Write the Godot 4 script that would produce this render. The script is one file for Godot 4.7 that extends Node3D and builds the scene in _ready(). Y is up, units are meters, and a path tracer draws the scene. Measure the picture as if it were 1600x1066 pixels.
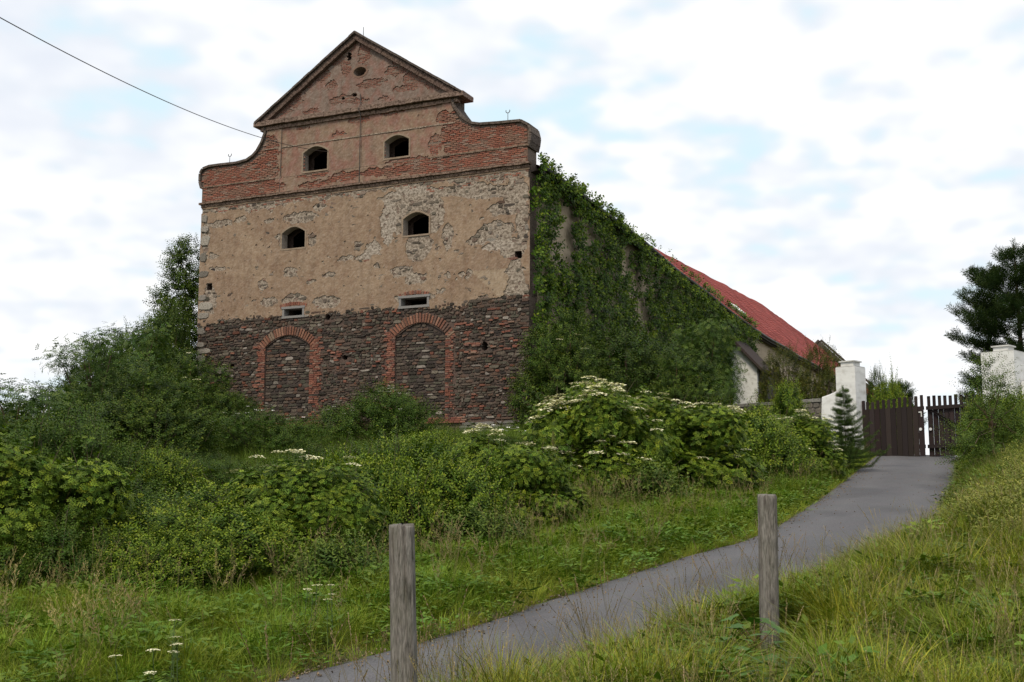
extends Node3D
# An old brick and rubble granary on a grassy rise, a lane climbing to a timber gate. World axes: x right, y up, -z away from the viewer; y = 0 is eye height.

const FW := 15.7          # width of the gable front
const VB := 2.4           # height of the granary's floor above eye level
const YAW := 0.42237      # turn of the granary
const LONG := 108.0       # length of the granary

var rng := RandomNumberGenerator.new()
var na := FastNoiseLite.new()
var nb := FastNoiseLite.new()
var nc := FastNoiseLite.new()
var M := {}
var road_left := PackedVector2Array()
var road_cos := PackedFloat32Array()

class Acc:
	var v := PackedVector3Array()
	var n := PackedVector3Array()
	var c := PackedColorArray()
	var u := PackedVector2Array()
	func tri(a: Vector3, b: Vector3, d: Vector3, col: Color) -> void:
		var k := (d - a).cross(b - a).normalized()
		v.append(a); v.append(b); v.append(d)
		n.append(k); n.append(k); n.append(k)
		c.append(col); c.append(col); c.append(col)
	func quad(a: Vector3, b: Vector3, d: Vector3, e: Vector3, col: Color) -> void:
		tri(a, b, d, col)
		tri(a, d, e, col)
	func tri_n(a: Vector3, b: Vector3, d: Vector3, ka: Vector3, kb: Vector3, kd: Vector3, ca: Color, cb: Color, cd: Color) -> void:
		v.append(a); v.append(b); v.append(d)
		n.append(ka); n.append(kb); n.append(kd)
		c.append(ca); c.append(cb); c.append(cd)
	func put(o: Acc, t: Transform3D) -> void:
		v.append_array(t * o.v)
		n.append_array(Transform3D(t.basis, Vector3.ZERO) * o.n)
		c.append_array(o.c)
	# an upright prism over a counter-clockwise outline in x,y with a bevelled front
	func block(p: PackedVector2Array, zb: float, zf: float, bevel: float, col: Color, tilt := Vector2.ZERO) -> void:
		var m := p.size()
		var mid := Vector2.ZERO
		for q in p: mid += q
		mid /= m
		var front := PackedVector3Array()
		var edge := PackedVector3Array()
		var back := PackedVector3Array()
		for q in p:
			var dq := q - mid
			var qi: Vector2 = mid + dq * maxf(0.3, 1.0 - bevel / maxf(0.02, dq.length()))
			front.append(Vector3(qi.x, qi.y, zf + dq.dot(tilt)))
			edge.append(Vector3(q.x, q.y, zf - bevel * 0.8 + dq.dot(tilt)))
			back.append(Vector3(q.x, q.y, zb))
		for i in range(1, m - 1):
			tri(front[0], front[i + 1], front[i], col)
		for i in m:
			var j := (i + 1) % m
			quad(edge[i], front[i], front[j], edge[j], col)
			quad(back[i], edge[i], edge[j], back[j], col)
	func box(lo: Vector3, hi: Vector3, ch: float, col: Color) -> void:
		block(PackedVector2Array([Vector2(lo.x, lo.y), Vector2(hi.x, lo.y), Vector2(hi.x, hi.y), Vector2(lo.x, hi.y)]), lo.z, hi.z, ch, col)
		quad(Vector3(lo.x, lo.y, lo.z), Vector3(hi.x, lo.y, lo.z), Vector3(hi.x, hi.y, lo.z), Vector3(lo.x, hi.y, lo.z), col)
	# a tapering tube through points, radii per point
	func tube(pts: PackedVector3Array, r: PackedFloat32Array, sides: int, col: Color, cap := true) -> void:
		var rings := []
		var side := Vector3.ZERO
		for i in pts.size():
			var d: Vector3 = (pts[mini(i + 1, pts.size() - 1)] - pts[maxi(i - 1, 0)]).normalized()
			if side == Vector3.ZERO:
				side = d.cross(Vector3(0.31, 0.2, 0.93)).normalized()
			side = (side - d * side.dot(d)).normalized()
			var up := d.cross(side)
			var ring := PackedVector3Array()
			var nor := PackedVector3Array()
			for k in sides:
				var a := TAU * k / sides
				var o := side * cos(a) + up * sin(a)
				ring.append(pts[i] + o * r[i])
				nor.append(o)
			rings.append([ring, nor])
		for i in pts.size() - 1:
			for k in sides:
				var l := (k + 1) % sides
				var a0: Vector3 = rings[i][0][k]
				var a1: Vector3 = rings[i][0][l]
				var b0: Vector3 = rings[i + 1][0][k]
				var b1: Vector3 = rings[i + 1][0][l]
				tri_n(a0, b0, b1, rings[i][1][k], rings[i + 1][1][k], rings[i + 1][1][l], col, col, col)
				tri_n(a0, b1, a1, rings[i][1][k], rings[i + 1][1][l], rings[i][1][l], col, col, col)
		if cap:
			var e: PackedVector3Array = rings[-1][0]
			for k in range(1, sides - 1):
				tri(e[0], e[k + 1], e[k], col)
	func mesh() -> ArrayMesh:
		var a := []
		a.resize(Mesh.ARRAY_MAX)
		a[Mesh.ARRAY_VERTEX] = v
		a[Mesh.ARRAY_NORMAL] = n
		a[Mesh.ARRAY_COLOR] = c
		var m := ArrayMesh.new()
		m.add_surface_from_arrays(Mesh.PRIMITIVE_TRIANGLES, a)
		return m


func thing(called: String, label: String, category: String, at := Vector3.ZERO, turn := 0.0, group := "") -> Node3D:
	var o := Node3D.new()
	o.name = called
	add_child(o, true)
	o.position = at
	o.rotation.y = turn
	tag(o, label, category, group)
	return o

func tag(o: Node3D, label: String, category: String, group := "", kind := "") -> Node3D:
	if label: o.set_meta("label", label)
	if category: o.set_meta("category", category)
	if group: o.set_meta("group", group)
	if kind: o.set_meta("kind", kind)
	return o

func part(called: String, mesh: Mesh, mat: Material, parent: Node, kind := "", label := "") -> MeshInstance3D:
	var o := MeshInstance3D.new()
	o.name = called
	o.mesh = mesh
	o.material_override = mat
	parent.add_child(o, true)
	if kind: o.set_meta("kind", kind)
	if label: o.set_meta("label", label)
	return o

func copies(called: String, mesh: Mesh, mat: Material, parent: Node, xf: Array, cols: PackedColorArray, kind := "stuff") -> MultiMeshInstance3D:
	var mm := MultiMesh.new()
	mm.transform_format = MultiMesh.TRANSFORM_3D
	mm.use_colors = true
	mm.mesh = mesh
	mm.instance_count = xf.size()
	for i in xf.size():
		mm.set_instance_transform(i, xf[i])
		mm.set_instance_color(i, cols[i])
	var o := MultiMeshInstance3D.new()
	o.name = called
	o.multimesh = mm
	o.material_override = mat
	parent.add_child(o, true)
	o.set_meta("kind", kind)
	return o

func fn(s: int, freq: float, oct := 4) -> FastNoiseLite:
	var f := FastNoiseLite.new()
	f.seed = s
	f.noise_type = FastNoiseLite.TYPE_SIMPLEX_SMOOTH
	f.frequency = freq
	f.fractal_octaves = oct
	return f

func noise_tex(s: int, freq: float, stops: Array, oct := 5, size := 512, normal := false, strength := 4.0) -> NoiseTexture2D:
	var t := NoiseTexture2D.new()
	t.width = size
	t.height = size
	t.seamless = true
	t.noise = fn(s, freq, oct)
	t.as_normal_map = normal
	t.bump_strength = strength
	if stops.size():
		var g := Gradient.new()
		var off := PackedFloat32Array()
		var col := PackedColorArray()
		for q in stops:
			off.append(q[0])
			col.append(q[1])
		g.offsets = off
		g.colors = col
		t.color_ramp = g
	return t

func grey(a: float) -> Color: return Color(a, a, a)
func lin(r: float, g: float, b: float) -> Color: return Color(r, g, b).linear_to_srgb()

func mat(albedo: Color, rough: float, tex: Texture2D = null, scale := 1.0, vertex := true, bump: Texture2D = null, bump_scale := 1.0) -> StandardMaterial3D:
	var m := StandardMaterial3D.new()
	m.albedo_color = albedo
	m.roughness = rough
	m.metallic_specular = 0.3
	m.vertex_color_use_as_albedo = vertex
	m.cull_mode = BaseMaterial3D.CULL_DISABLED
	if tex:
		m.albedo_texture = tex
	if bump:
		m.normal_enabled = true
		m.normal_texture = bump
		m.normal_scale = bump_scale
	if tex or bump:
		m.uv1_triplanar = true
		m.uv1_world_triplanar = true
		m.uv1_scale = Vector3.ONE * scale
	return m

func ss(a: float, b: float, x: float) -> float:
	return smoothstep(a, b, x)

# ---------------------------------------------------------------- the ground
func lane_left(d: float) -> float:
	var p := road_left
	if d <= p[0].y:
		return p[0].x + (d - p[0].y) * 0.70
	for i in p.size() - 1:
		if d <= p[i + 1].y:
			var t := (d - p[i].y) / (p[i + 1].y - p[i].y)
			var q0 := p[maxi(i - 1, 0)]
			var q3 := p[mini(i + 2, p.size() - 1)]
			var m1 := (p[i + 1].x - q0.x) / (p[i + 1].y - q0.y) * (p[i + 1].y - p[i].y)
			var m2 := (q3.x - p[i].x) / (q3.y - p[i].y) * (p[i + 1].y - p[i].y)
			var t2 := t * t
			var t3 := t2 * t
			return (2 * t3 - 3 * t2 + 1) * p[i].x + (t3 - 2 * t2 + t) * m1 + (3 * t2 - 2 * t3) * p[i + 1].x + (t3 - t2) * m2
	return p[-1].x + (d - p[-1].y) * 0.36

func lane_cos(d: float) -> float:
	var g := (lane_left(d + 0.4) - lane_left(d - 0.4)) / 0.8
	return 1.0 / sqrt(1.0 + g * g)

func lane_w(d: float) -> float:
	return 1.95 + 0.40 * ss(7.5, 13.0, d) + 0.25 * ss(13.0, 21.0, d) + 0.20 * ss(21.0, 32.0, d)

# metres beyond the lane's right edge (x) and left edge (y); negative inside
func lane_side(x: float, d: float) -> Vector2:
	var l := lane_left(d)
	var k := lane_cos(d)
	return Vector2((x - l) * k - lane_w(d), (l - x) * k)

func rise(d: float) -> float:
	if d > 40.0:
		return 1.61 + 0.46 * (1.0 - exp(-(d - 40.0) / 5.0)) - maxf(0.0, d - 150.0) * 0.05
	return -2.07 + 0.092 * d

func ground(x: float, d: float) -> float:
	var s := lane_side(x, d)
	var h := rise(d)
	var wob := na.get_noise_2d(x * 0.5, d * 0.5) * 0.16 + na.get_noise_2d(x * 2.1, d * 2.1) * 0.07
	if s.x > 0.0:
		h += 0.34 * ss(0.0, 0.9, s.x) + minf(s.x, 14.0) * (0.05 + 0.12 * ss(7.0, 16.0, d)) * ss(0.4, 1.4, s.x) + wob * ss(0.0, 0.8, s.x)
	elif s.y > 0.0:
		h += 0.06 * ss(0.0, 0.5, s.y) + wob * ss(0.0, 0.8, s.y) + 0.62 * ss(27.0, 44.0, d) * ss(1.0, 6.0, s.y)
	if x < -12.0:
		h -= 0.16 * (-12.0 - x)
	if x > 40.0:
		h -= 0.07 * (x - 40.0)
	return maxf(h, -90.0)

func on_ground(x: float, d: float, down := 0.0) -> Vector3:
	return Vector3(x, ground(x, d) - down, -d)

func axis_steps(breaks: Array) -> PackedFloat32Array:
	var out := PackedFloat32Array()
	for b in breaks:
		var x: float = b[0]
		while x < b[1] - 0.001:
			out.append(x)
			x += b[2]
	out.append(breaks[-1][1])
	return out

func build_ground() -> void:
	var xs := axis_steps([[-1600.0, -200.0, 200.0], [-200.0, -40.0, 20.0], [-40.0, -10.0, 1.5], [-10.0, 19.0, 0.25], [19.0, 40.0, 1.5], [40.0, 200.0, 20.0], [200.0, 1600.0, 200.0]])
	var ds := axis_steps([[-400.0, -40.0, 60.0], [-40.0, 0.0, 4.0], [0.0, 46.0, 0.25], [46.0, 80.0, 1.5], [80.0, 200.0, 15.0], [200.0, 1600.0, 200.0]])
	var st := PackedVector3Array()
	var col := PackedColorArray()
	var idx := PackedInt32Array()
	for d in ds:
		for x in xs:
			var s := lane_side(x, d)
			var h := ground(x, d)
			if s.x < 0.25 and s.y < 0.05 and d < 76.0 and d > -22.0:
				h -= 0.07
			st.append(Vector3(x, h, -d))
			var g := 0.5 + 0.5 * nb.get_noise_2d(x * 1.3, d * 1.3)
			var edge := ss(0.55, 0.0, absf(s.y - 0.1)) if s.y > -0.5 else 0.0
			col.append(Color(0.045, 0.060, 0.018).lerp(Color(0.075, 0.072, 0.03), g).lerp(Color(0.13, 0.105, 0.075), edge * 0.8))
	var w := xs.size()
	for j in ds.size() - 1:
		for i in w - 1:
			var a := j * w + i
			idx.append_array(PackedInt32Array([a, a + w, a + w + 1, a, a + w + 1, a + 1]))
	var tool := SurfaceTool.new()
	var arr := []
	arr.resize(Mesh.ARRAY_MAX)
	arr[Mesh.ARRAY_VERTEX] = st
	arr[Mesh.ARRAY_COLOR] = col
	arr[Mesh.ARRAY_INDEX] = idx
	var m := ArrayMesh.new()
	m.add_surface_from_arrays(Mesh.PRIMITIVE_TRIANGLES, arr)
	tool.create_from(m, 0)
	tool.generate_normals()
	var o := part("ground", tool.commit(), M.soil, self, "structure")
	tag(o, "grassy sloping ground rising from the lane to the old granary", "ground")

func build_lane() -> void:
	var tool := SurfaceTool.new()
	tool.begin(Mesh.PRIMITIVE_TRIANGLES)
	var d := -20.0
	var rows := 0
	var across := 15
	while d <= 75.0:
		var l := lane_left(d)
		var k := lane_cos(d)
		for i in across:
			var f := i / float(across - 1)
			var edge := 0.09 * na.get_noise_2d(d * 3.0, 50.0 * roundf(f)) + 0.05 * nb.get_noise_2d(d * 12.0, 9.0 + roundf(f))
			var x: float = l + (lane_w(d) * f + (edge - 0.05 if i == 0 else edge + 0.05 if i == across - 1 else 0.0)) / k
			var crown := 0.03 * (1.0 - pow(2.0 * f - 1.0, 2.0)) + 0.012 * na.get_noise_2d(x * 1.4, d * 1.4)
			var g := 0.5 + 0.5 * nb.get_noise_2d(x * 1.8, d * 0.7)
			var worn := exp(-pow((f - 0.27) / 0.09, 2.0)) + exp(-pow((f - 0.73) / 0.09, 2.0))
			var c := Color(0.108, 0.107, 0.115).lerp(Color(0.136, 0.134, 0.141), g)
			c = c.lerp(Color(0.160, 0.157, 0.163), worn * 0.4)
			c = c.lerp(Color(0.082, 0.081, 0.088), 0.6 * ss(0.05, 0.45, na.get_noise_2d(x * 0.45 + 50.0, d * 0.22)))
			c = c.lerp(Color(0.12, 0.105, 0.08), ss(0.09, 0.0, minf(f, 1.0 - f)) * 0.7)
			tool.set_color(c)
			var low := 0.05 if i == 0 or i == across - 1 else 0.0
			tool.add_vertex(Vector3(x, rise(d) + 0.012 + crown - low, -d))
		rows += 1
		d += 0.25
	for j in rows - 1:
		for i in across - 1:
			var a := j * across + i
			for q in [a, a + across, a + across + 1, a, a + across + 1, a + 1]:
				tool.add_index(q)
	tool.generate_normals()
	var o := part("road", tool.commit(), M.asphalt, self, "structure")
	tag(o, "narrow grey asphalt lane climbing from the lower left to the timber gate", "lane")

# ---------------------------------------------------------------- the granary
var gable := PackedVector2Array([Vector2(0, 1.5), Vector2(15.7, 1.5), Vector2(15.7, 13.98), Vector2(15.76, 14.2), Vector2(15.8, 14.5), Vector2(15.72, 14.82), Vector2(15.4, 15.02), Vector2(14.5, 15.06), Vector2(13.64, 15.12), Vector2(13.24, 15.22), Vector2(12.8, 15.52), Vector2(12.54, 15.87), Vector2(12.39, 16.1), Vector2(12.39, 16.45), Vector2(12.84, 16.6), Vector2(7.85, 19.9), Vector2(2.92, 16.62), Vector2(3.33, 16.45), Vector2(3.33, 16.14), Vector2(3.15, 15.7), Vector2(2.93, 15.37), Vector2(2.68, 15.15), Vector2(2.38, 15.0), Vector2(1.8, 14.93), Vector2(1.0, 14.95), Vector2(0.33, 14.95), Vector2(0.02, 14.88), Vector2(-0.1, 14.7), Vector2(-0.1, 14.35), Vector2(0, 14.05)])
var gaps := [[10.74,11.91,1.05,0.85],[10.90,10.44,0.62,0.63],[10.44,12.53,1.24,0.37],[11.47,11.71,0.62,0.80],[9.61,11.63,0.37,0.40],[14.17,12.34,1.40,0.26],[15.16,12.10,0.56,0.74],[14.67,11.64,0.68,0.29],[15.46,10.92,0.28,1.14],[13.48,10.45,0.43,0.20],[14.31,10.73,0.81,0.43],[15.05,10.00,0.56,0.43],[15.16,8.93,0.37,0.71],[15.24,8.12,0.62,0.51],[11.90,12.58,1.18,0.23],[13.19,12.55,0.93,0.26],[8.73,10.56,0.37,0.26],[8.37,10.21,0.43,0.14],[7.48,10.24,0.40,0.14],[6.69,9.60,0.34,0.14],[4.77,9.89,0.37,0.23],[3.36,9.42,0.25,0.26],[3.68,8.68,0.43,0.20],[6.56,8.48,0.68,0.26],[5.81,9.40,0.22,0.11],[10.12,9.46,0.56,0.23],[10.77,9.12,0.50,0.23],[12.84,9.11,0.14,0.12],[5.19,12.20,0.87,0.26],[4.25,11.32,0.22,0.31],[5.80,11.17,0.22,0.29],[0.26,11.68,0.15,1.14],[0.58,8.95,0.40,0.63],[1.03,12.33,0.68,0.16],[6.14,12.57,0.37,0.17],[2.15,12.42,0.37,0.17],[4.97,8.70,0.62,0.26],[10.78,8.34,0.93,0.20],[8.06,10.70,0.19,0.23],[8.98,9.82,0.17,0.12],[11.93,8.54,0.19,0.12],[12.22,9.16,0.16,0.12],[13.20,9.21,0.15,0.12],[0.74,10.92,0.25,0.14],[0.94,10.34,0.43,0.12],[3.86,7.89,0.25,0.14],[10.45,11.41,0.93,0.46],[3.56,12.22,0.31,0.12],[12.20,10.72,0.25,0.57]]
var bare_coat := [[9.44,11.51,0.34,0.95],[8.82,10.55,0.31,0.29],[10.43,12.78,0.93,0.12],[14.31,10.14,0.62,0.17],[8.52,10.31,0.37,0.14]]
# brick patches of the gable: centre, half sizes
var gable_gaps := [[1.6,14.6,2.35,0.95],[3.45,15.3,0.62,0.75],[3.6,14.4,0.45,0.6],[5.85,13.98,0.75,0.16],[9.9,14.1,0.7,0.14],[10.8,13.9,0.6,0.3],[14.2,14.5,1.9,1.0],[12.6,14.9,0.75,0.95],[11.95,15.7,0.35,0.3],[11.6,14.6,0.3,0.45],[7.4,13.72,0.75,0.22],[8.9,13.75,0.8,0.2],[6.0,13.55,0.9,0.16],[7.0,15.62,0.45,0.1],[8.0,16.1,0.5,0.14],[1.8,13.68,2.6,0.36],[13.0,13.68,3.2,0.34],[9.9,13.66,1.1,0.22],[5.2,16.15,0.35,0.12],[9.6,16.2,0.6,0.12],[4.6,17.35,0.6,0.3],[5.9,18.35,0.7,0.3],[6.9,19.0,0.45,0.35],[7.3,18.6,0.25,0.55],[8.2,18.9,0.3,0.55],[8.6,17.6,0.75,0.2],[7.1,17.1,0.6,0.22],[6.6,17.8,0.35,0.2],[9.9,18.0,0.75,0.24],[10.6,17.5,0.55,0.3],[10.2,17.15,0.6,0.14],[8.0,16.9,0.55,0.13],[11.6,17.15,0.6,0.16],[4.0,16.95,0.6,0.16],[5.6,16.8,0.4,0.12],[9.2,16.85,0.3,0.1]]
var arches := [[3.58, 5.80, 6.72, 0.46, 3.23, 6.40, 3.35], [9.87, 12.13, 6.80, 0.52, 9.38, 12.56, 3.35]]   # inner left, inner right, springing, rise, outer left, outer right, foot
var openings := []   # outlines that go right through the wall
var pockets := []    # blind holes

func ell(l: Array, u: float, v: float) -> float:
	var best := 9.0
	for e in l:
		var a: float = (u - e[0]) / e[2]
		var b: float = (v - e[1]) / e[3]
		if absf(a) < 3.0 and absf(b) < 3.0:
			best = minf(best, (sqrt(a * a + b * b) - 1.0) * minf(e[2], e[3]))
	return best

func coat_foot(u: float) -> float:
	return 8.02 + 0.16 * na.get_noise_2d(u * 0.9, 3.0) + 0.10 * nb.get_noise_2d(u * 4.0, 8.0) - 0.25 * ss(1.5, 0.0, u) + 0.22 * exp(-pow((u - 13.9) / 0.8, 2.0)) - 0.18 * exp(-pow((u - 12.3) / 1.2, 2.0))

# metres inside (+) or outside (-) the plaster that is left on the front
func plaster(u: float, v: float) -> float:
	var wu := u + 0.16 * nb.get_noise_2d(u * 2.6, v * 2.6) + 0.05 * nb.get_noise_2d(u * 9.0, v * 9.0)
	var wv := v + 0.12 * nb.get_noise_2d(u * 2.6 + 40.0, v * 2.6) + 0.05 * nb.get_noise_2d(u * 9.0 + 40.0, v * 9.0)
	var f := 9.0
	if v < 13.1:
		f = minf(wv - coat_foot(u), ell(gaps, wu, wv))
		f = minf(f, 12.84 - wv + 0.3 * na.get_noise_2d(u * 0.8, 70.0))
		f = minf(f, ell(bare_coat, wu, wv))
		f = minf(f, 0.22 - 0.34 * absf(na.get_noise_2d(u * 1.7 + 9.0, v * 2.2 + 5.0)) + 0.16 * nb.get_noise_2d(u * 3.0, v * 3.0))
	else:
		f = ell(gable_gaps, wu, wv) + 0.05 * nb.get_noise_2d(u * 5.0, v * 5.0)
		f = minf(f, 0.2 + 0.3 * na.get_noise_2d(u * 1.5 + 30.0, v * 2.0))
		if v > 16.7:
			var edge: float = minf((16.62 + (wu - 2.92) * 0.6653) - wv, (16.6 + (12.84 - wu) * 0.6613) - wv)
			f = minf(f, edge - 0.34 - 0.5 * maxf(0.0, na.get_noise_2d(u * 0.7, v * 0.7 + 20.0)))
	for o in openings:
		f = minf(f, rect_gap(o, u, v) - 0.012)
	for o in pockets:
		f = minf(f, rect_gap(o, u, v) - 0.03)
	return f

func rect_gap(o: PackedVector2Array, u: float, v: float) -> float:
	var p := Vector2(u, v)
	if absf(u - o[0].x) > 3.0 or absf(v - o[0].y) > 4.6:
		return 9.0
	var inside := Geometry2D.is_point_in_polygon(p, o)
	var d := 9.0
	for i in o.size():
		d = minf(d, p.distance_to(Geometry2D.get_closest_point_to_segment(p, o[i], o[(i + 1) % o.size()])))
	return -d if inside else d

func arch_hole(u0: float, v0: float, u1: float, v1: float, up: float) -> PackedVector2Array:
	var p := PackedVector2Array([Vector2(u0, v0), Vector2(u1, v0)])
	for i in 9:
		var t := i / 8.0
		p.append(Vector2(lerpf(u1, u0, t), v1 - up + up * sin(PI * t)))
	return p

func oval(u: float, v: float, a: float, b: float, n := 14) -> PackedVector2Array:
	var p := PackedVector2Array()
	for i in n:
		p.append(Vector2(u + a * cos(TAU * i / n), v + b * sin(TAU * i / n)))
	return p

func rectangle(u0: float, v0: float, u1: float, v1: float) -> PackedVector2Array:
	return PackedVector2Array([Vector2(u0, v0), Vector2(u1, v0), Vector2(u1, v1), Vector2(u0, v1)])

func rough_hole(u: float, v: float, a: float, b: float) -> PackedVector2Array:
	var p := PackedVector2Array()
	for i in 7:
		var t := TAU * i / 7 + rng.randf() * 0.4
		p.append(Vector2(u + a * cos(t) * rng.randf_range(0.8, 1.15), v + b * sin(t) * rng.randf_range(0.8, 1.15)))
	return p

func arch_infill(k: Array) -> PackedVector2Array:
	return arch_hole(k[0], k[6], k[1], k[2] + k[3], k[3])

# flat wall face with holes, cut into upright strips so that no strip holds a whole hole
func face(a: Acc, outline: PackedVector2Array, holes: Array, z: float, col: Color, forward := true) -> void:
	var cuts := [-1.0, 17.0]
	for h in holes:
		var m := 0.0
		for q in h: m += q.x
		cuts.append(m / h.size())
	cuts.sort()
	for i in cuts.size() - 1:
		if cuts[i + 1] - cuts[i] < 0.001:
			continue
		for piece in Geometry2D.intersect_polygons(outline, rectangle(cuts[i], -20, cuts[i + 1], 40)):
			var left := [piece]
			for h in holes:
				var rest := []
				for q in left:
					for r in Geometry2D.clip_polygons(q, h):
						if not Geometry2D.is_polygon_clockwise(r):
							rest.append(r)
				left = rest
			for q in left:
				var t := Geometry2D.triangulate_polygon(q)
				for k in range(0, t.size(), 3):
					var p0: Vector2 = q[t[k]]
					var p1: Vector2 = q[t[k + 1]]
					var p2: Vector2 = q[t[k + 2]]
					if (p1 - p0).cross(p2 - p0) > 0.0:
						var s := p1
						p1 = p2
						p2 = s
					if forward:
						a.tri(Vector3(p0.x, p0.y, z), Vector3(p1.x, p1.y, z), Vector3(p2.x, p2.y, z), col)
					else:
						a.tri(Vector3(p0.x, p0.y, z), Vector3(p2.x, p2.y, z), Vector3(p1.x, p1.y, z), col)

# the sides of an outline between two depths; inward for holes
func sides(a: Acc, p: PackedVector2Array, z0: float, z1: float, col: Color, inward: bool) -> void:
	for i in p.size():
		var q := p[i]
		var r := p[(i + 1) % p.size()]
		if inward:
			a.quad(Vector3(q.x, q.y, z1), Vector3(q.x, q.y, z0), Vector3(r.x, r.y, z0), Vector3(r.x, r.y, z1), col)
		else:
			a.quad(Vector3(q.x, q.y, z0), Vector3(q.x, q.y, z1), Vector3(r.x, r.y, z1), Vector3(r.x, r.y, z0), col)

# a ragged sheet over u0..u1, v0..v1 where field > 0, its edge turned back to the wall
func sheet(u0: float, u1: float, v0: float, v1: float, step: float, field: Callable, depth: Callable, tint: Callable) -> Acc:
	var a := Acc.new()
	var nu := int((u1 - u0) / step) + 1
	var nv := int((v1 - v0) / step) + 1
	var f := PackedFloat32Array()
	var z := PackedFloat32Array()
	f.resize((nu + 1) * (nv + 1))
	z.resize((nu + 1) * (nv + 1))
	var cs := PackedColorArray()
	cs.resize((nu + 1) * (nv + 1))
	for j in nv + 1:
		for i in nu + 1:
			var u := u0 + i * step
			var v := v0 + j * step
			var k := j * (nu + 1) + i
			f[k] = field.call(u, v)
			if f[k] > -0.25:
				z[k] = depth.call(u, v)
				cs[k] = tint.call(u, v)
	var w := nu + 1
	var ks := PackedInt32Array([0, 0, 0, 0])
	for j in nv:
		for i in nu:
			var k := j * w + i
			ks[0] = k
			ks[1] = k + 1
			ks[2] = k + w + 1
			ks[3] = k + w
			var inside := 0
			for q in ks:
				if f[q] > 0.0: inside += 1
			if inside == 0:
				continue
			var pos := PackedVector3Array()
			var col := PackedColorArray()
			var cross := []
			for s in 4:
				var k0 := ks[s]
				var k1 := ks[(s + 1) % 4]
				var p0 := Vector3(u0 + (i + (1 if s == 1 or s == 2 else 0)) * step, v0 + (j + (1 if s > 1 else 0)) * step, z[k0])
				var s1 := (s + 1) % 4
				var p1 := Vector3(u0 + (i + (1 if s1 == 1 or s1 == 2 else 0)) * step, v0 + (j + (1 if s1 > 1 else 0)) * step, z[k1])
				if f[k0] > 0.0:
					pos.append(p0)
					col.append(cs[k0])
				if (f[k0] > 0.0) != (f[k1] > 0.0):
					var t: float = f[k0] / (f[k0] - f[k1])
					cross.append(pos.size())
					var zz: float = (z[k0] if f[k0] > 0.0 else z[k1])
					pos.append(Vector3(lerpf(p0.x, p1.x, t), lerpf(p0.y, p1.y, t), zz))
					col.append(cs[k0] if f[k0] > 0.0 else cs[k1])
			var nrm := Vector3(z[k] - z[k + 1], z[k] - z[k + w], step).normalized() if inside == 4 else Vector3(0, 0, 1)
			for s in range(1, pos.size() - 1):
				a.tri_n(pos[0], pos[s + 1], pos[s], nrm, nrm, nrm, col[0], col[s + 1], col[s])
			if inside < 4:
				for s in pos.size():
					var s1 := (s + 1) % pos.size()
					if cross.has(s) and cross.has(s1):
						var b0 := pos[s] - Vector3(0, 0, 0.07)
						var b1 := pos[s1] - Vector3(0, 0, 0.07)
						a.quad(b0, pos[s], pos[s1], b1, col[s])
	return a

func in_any(l: Array, u: float, v: float, margin: float) -> bool:
	for o in l:
		if rect_gap(o, u, v) < margin:
			return true
	return false

func relief(u: float, v: float) -> float:      # how far the brickwork of the gable stands out
	if v > 13.36 and v < 14.0: return 0.085
	if v >= 14.0 and v < 16.3 and (u < 4.15 or u > 11.92): return 0.03
	return 0.0

func stone_colour() -> Color:
	var k := rng.randf()
	var c := Color(0.088, 0.071, 0.058)
	if k < 0.22: c = Color(0.062, 0.052, 0.045)
	elif k < 0.40: c = Color(0.118, 0.094, 0.076)
	elif k < 0.56: c = Color(0.125, 0.082, 0.062)
	elif k < 0.66: c = Color(0.095, 0.088, 0.068)
	elif k < 0.71: c = Color(0.19, 0.085, 0.060)
	elif k < 0.80: c = Color(0.16, 0.138, 0.11)
	elif k < 0.845: c = Color(0.26, 0.23, 0.20)
	var b := rng.randf_range(0.75, 1.3)
	return Color(c.r * b, c.g * b, c.b * b)

func brick_colour() -> Color:
	var k := rng.randf()
	var c := Color(0.285, 0.118, 0.082)
	if k < 0.25: c = Color(0.235, 0.100, 0.074)
	elif k < 0.45: c = Color(0.315, 0.150, 0.108)
	elif k < 0.58: c = Color(0.180, 0.100, 0.082)
	elif k < 0.68: c = Color(0.30, 0.195, 0.148)
	var b := rng.randf_range(0.8, 1.15)
	return Color(c.r * b, c.g * b, c.b * b)

func rubble(u: float, v: float, w: float, h: float) -> PackedVector2Array:
	var p := PackedVector2Array()
	for q in [[-0.5, -0.32], [-0.28, -0.5], [0.3, -0.5], [0.5, -0.25], [0.5, 0.3], [0.25, 0.5], [-0.3, 0.5], [-0.5, 0.25]]:
		if rng.randf() < 0.14:
			continue
		p.append(Vector2(u + w * q[0] * rng.randf_range(0.86, 1.04), v + h * q[1] * rng.randf_range(0.84, 1.06)))
	return p

func strip(a: Acc, path: PackedVector2Array, inner: float, outer: float, zb: float, zf: float, col: Color, wob := 0.012, every := 0.32) -> void:
	for i in path.size() - 1:
		var n := maxi(1, int(path[i].distance_to(path[i + 1]) / every))
		var t := (path[i + 1] - path[i]).normalized()
		var o := Vector2(-t.y, t.x)
		for k in n:
			var p := path[i].lerp(path[i + 1], k / float(n))
			var q := path[i].lerp(path[i + 1], (k + 1.0) / n)
			var dz := rng.randf_range(-wob, wob)
			var hi := outer + rng.randf_range(-wob, wob) * 0.6
			var lo := inner + rng.randf_range(-wob, wob) * 0.6
			var s := rng.randf_range(0.86, 1.12)
			a.block(PackedVector2Array([p + o * lo, q + o * lo, q + o * hi, p + o * hi]), zb, zf + dz, 0.012, Color(col.r * s, col.g * s, col.b * s))

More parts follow.
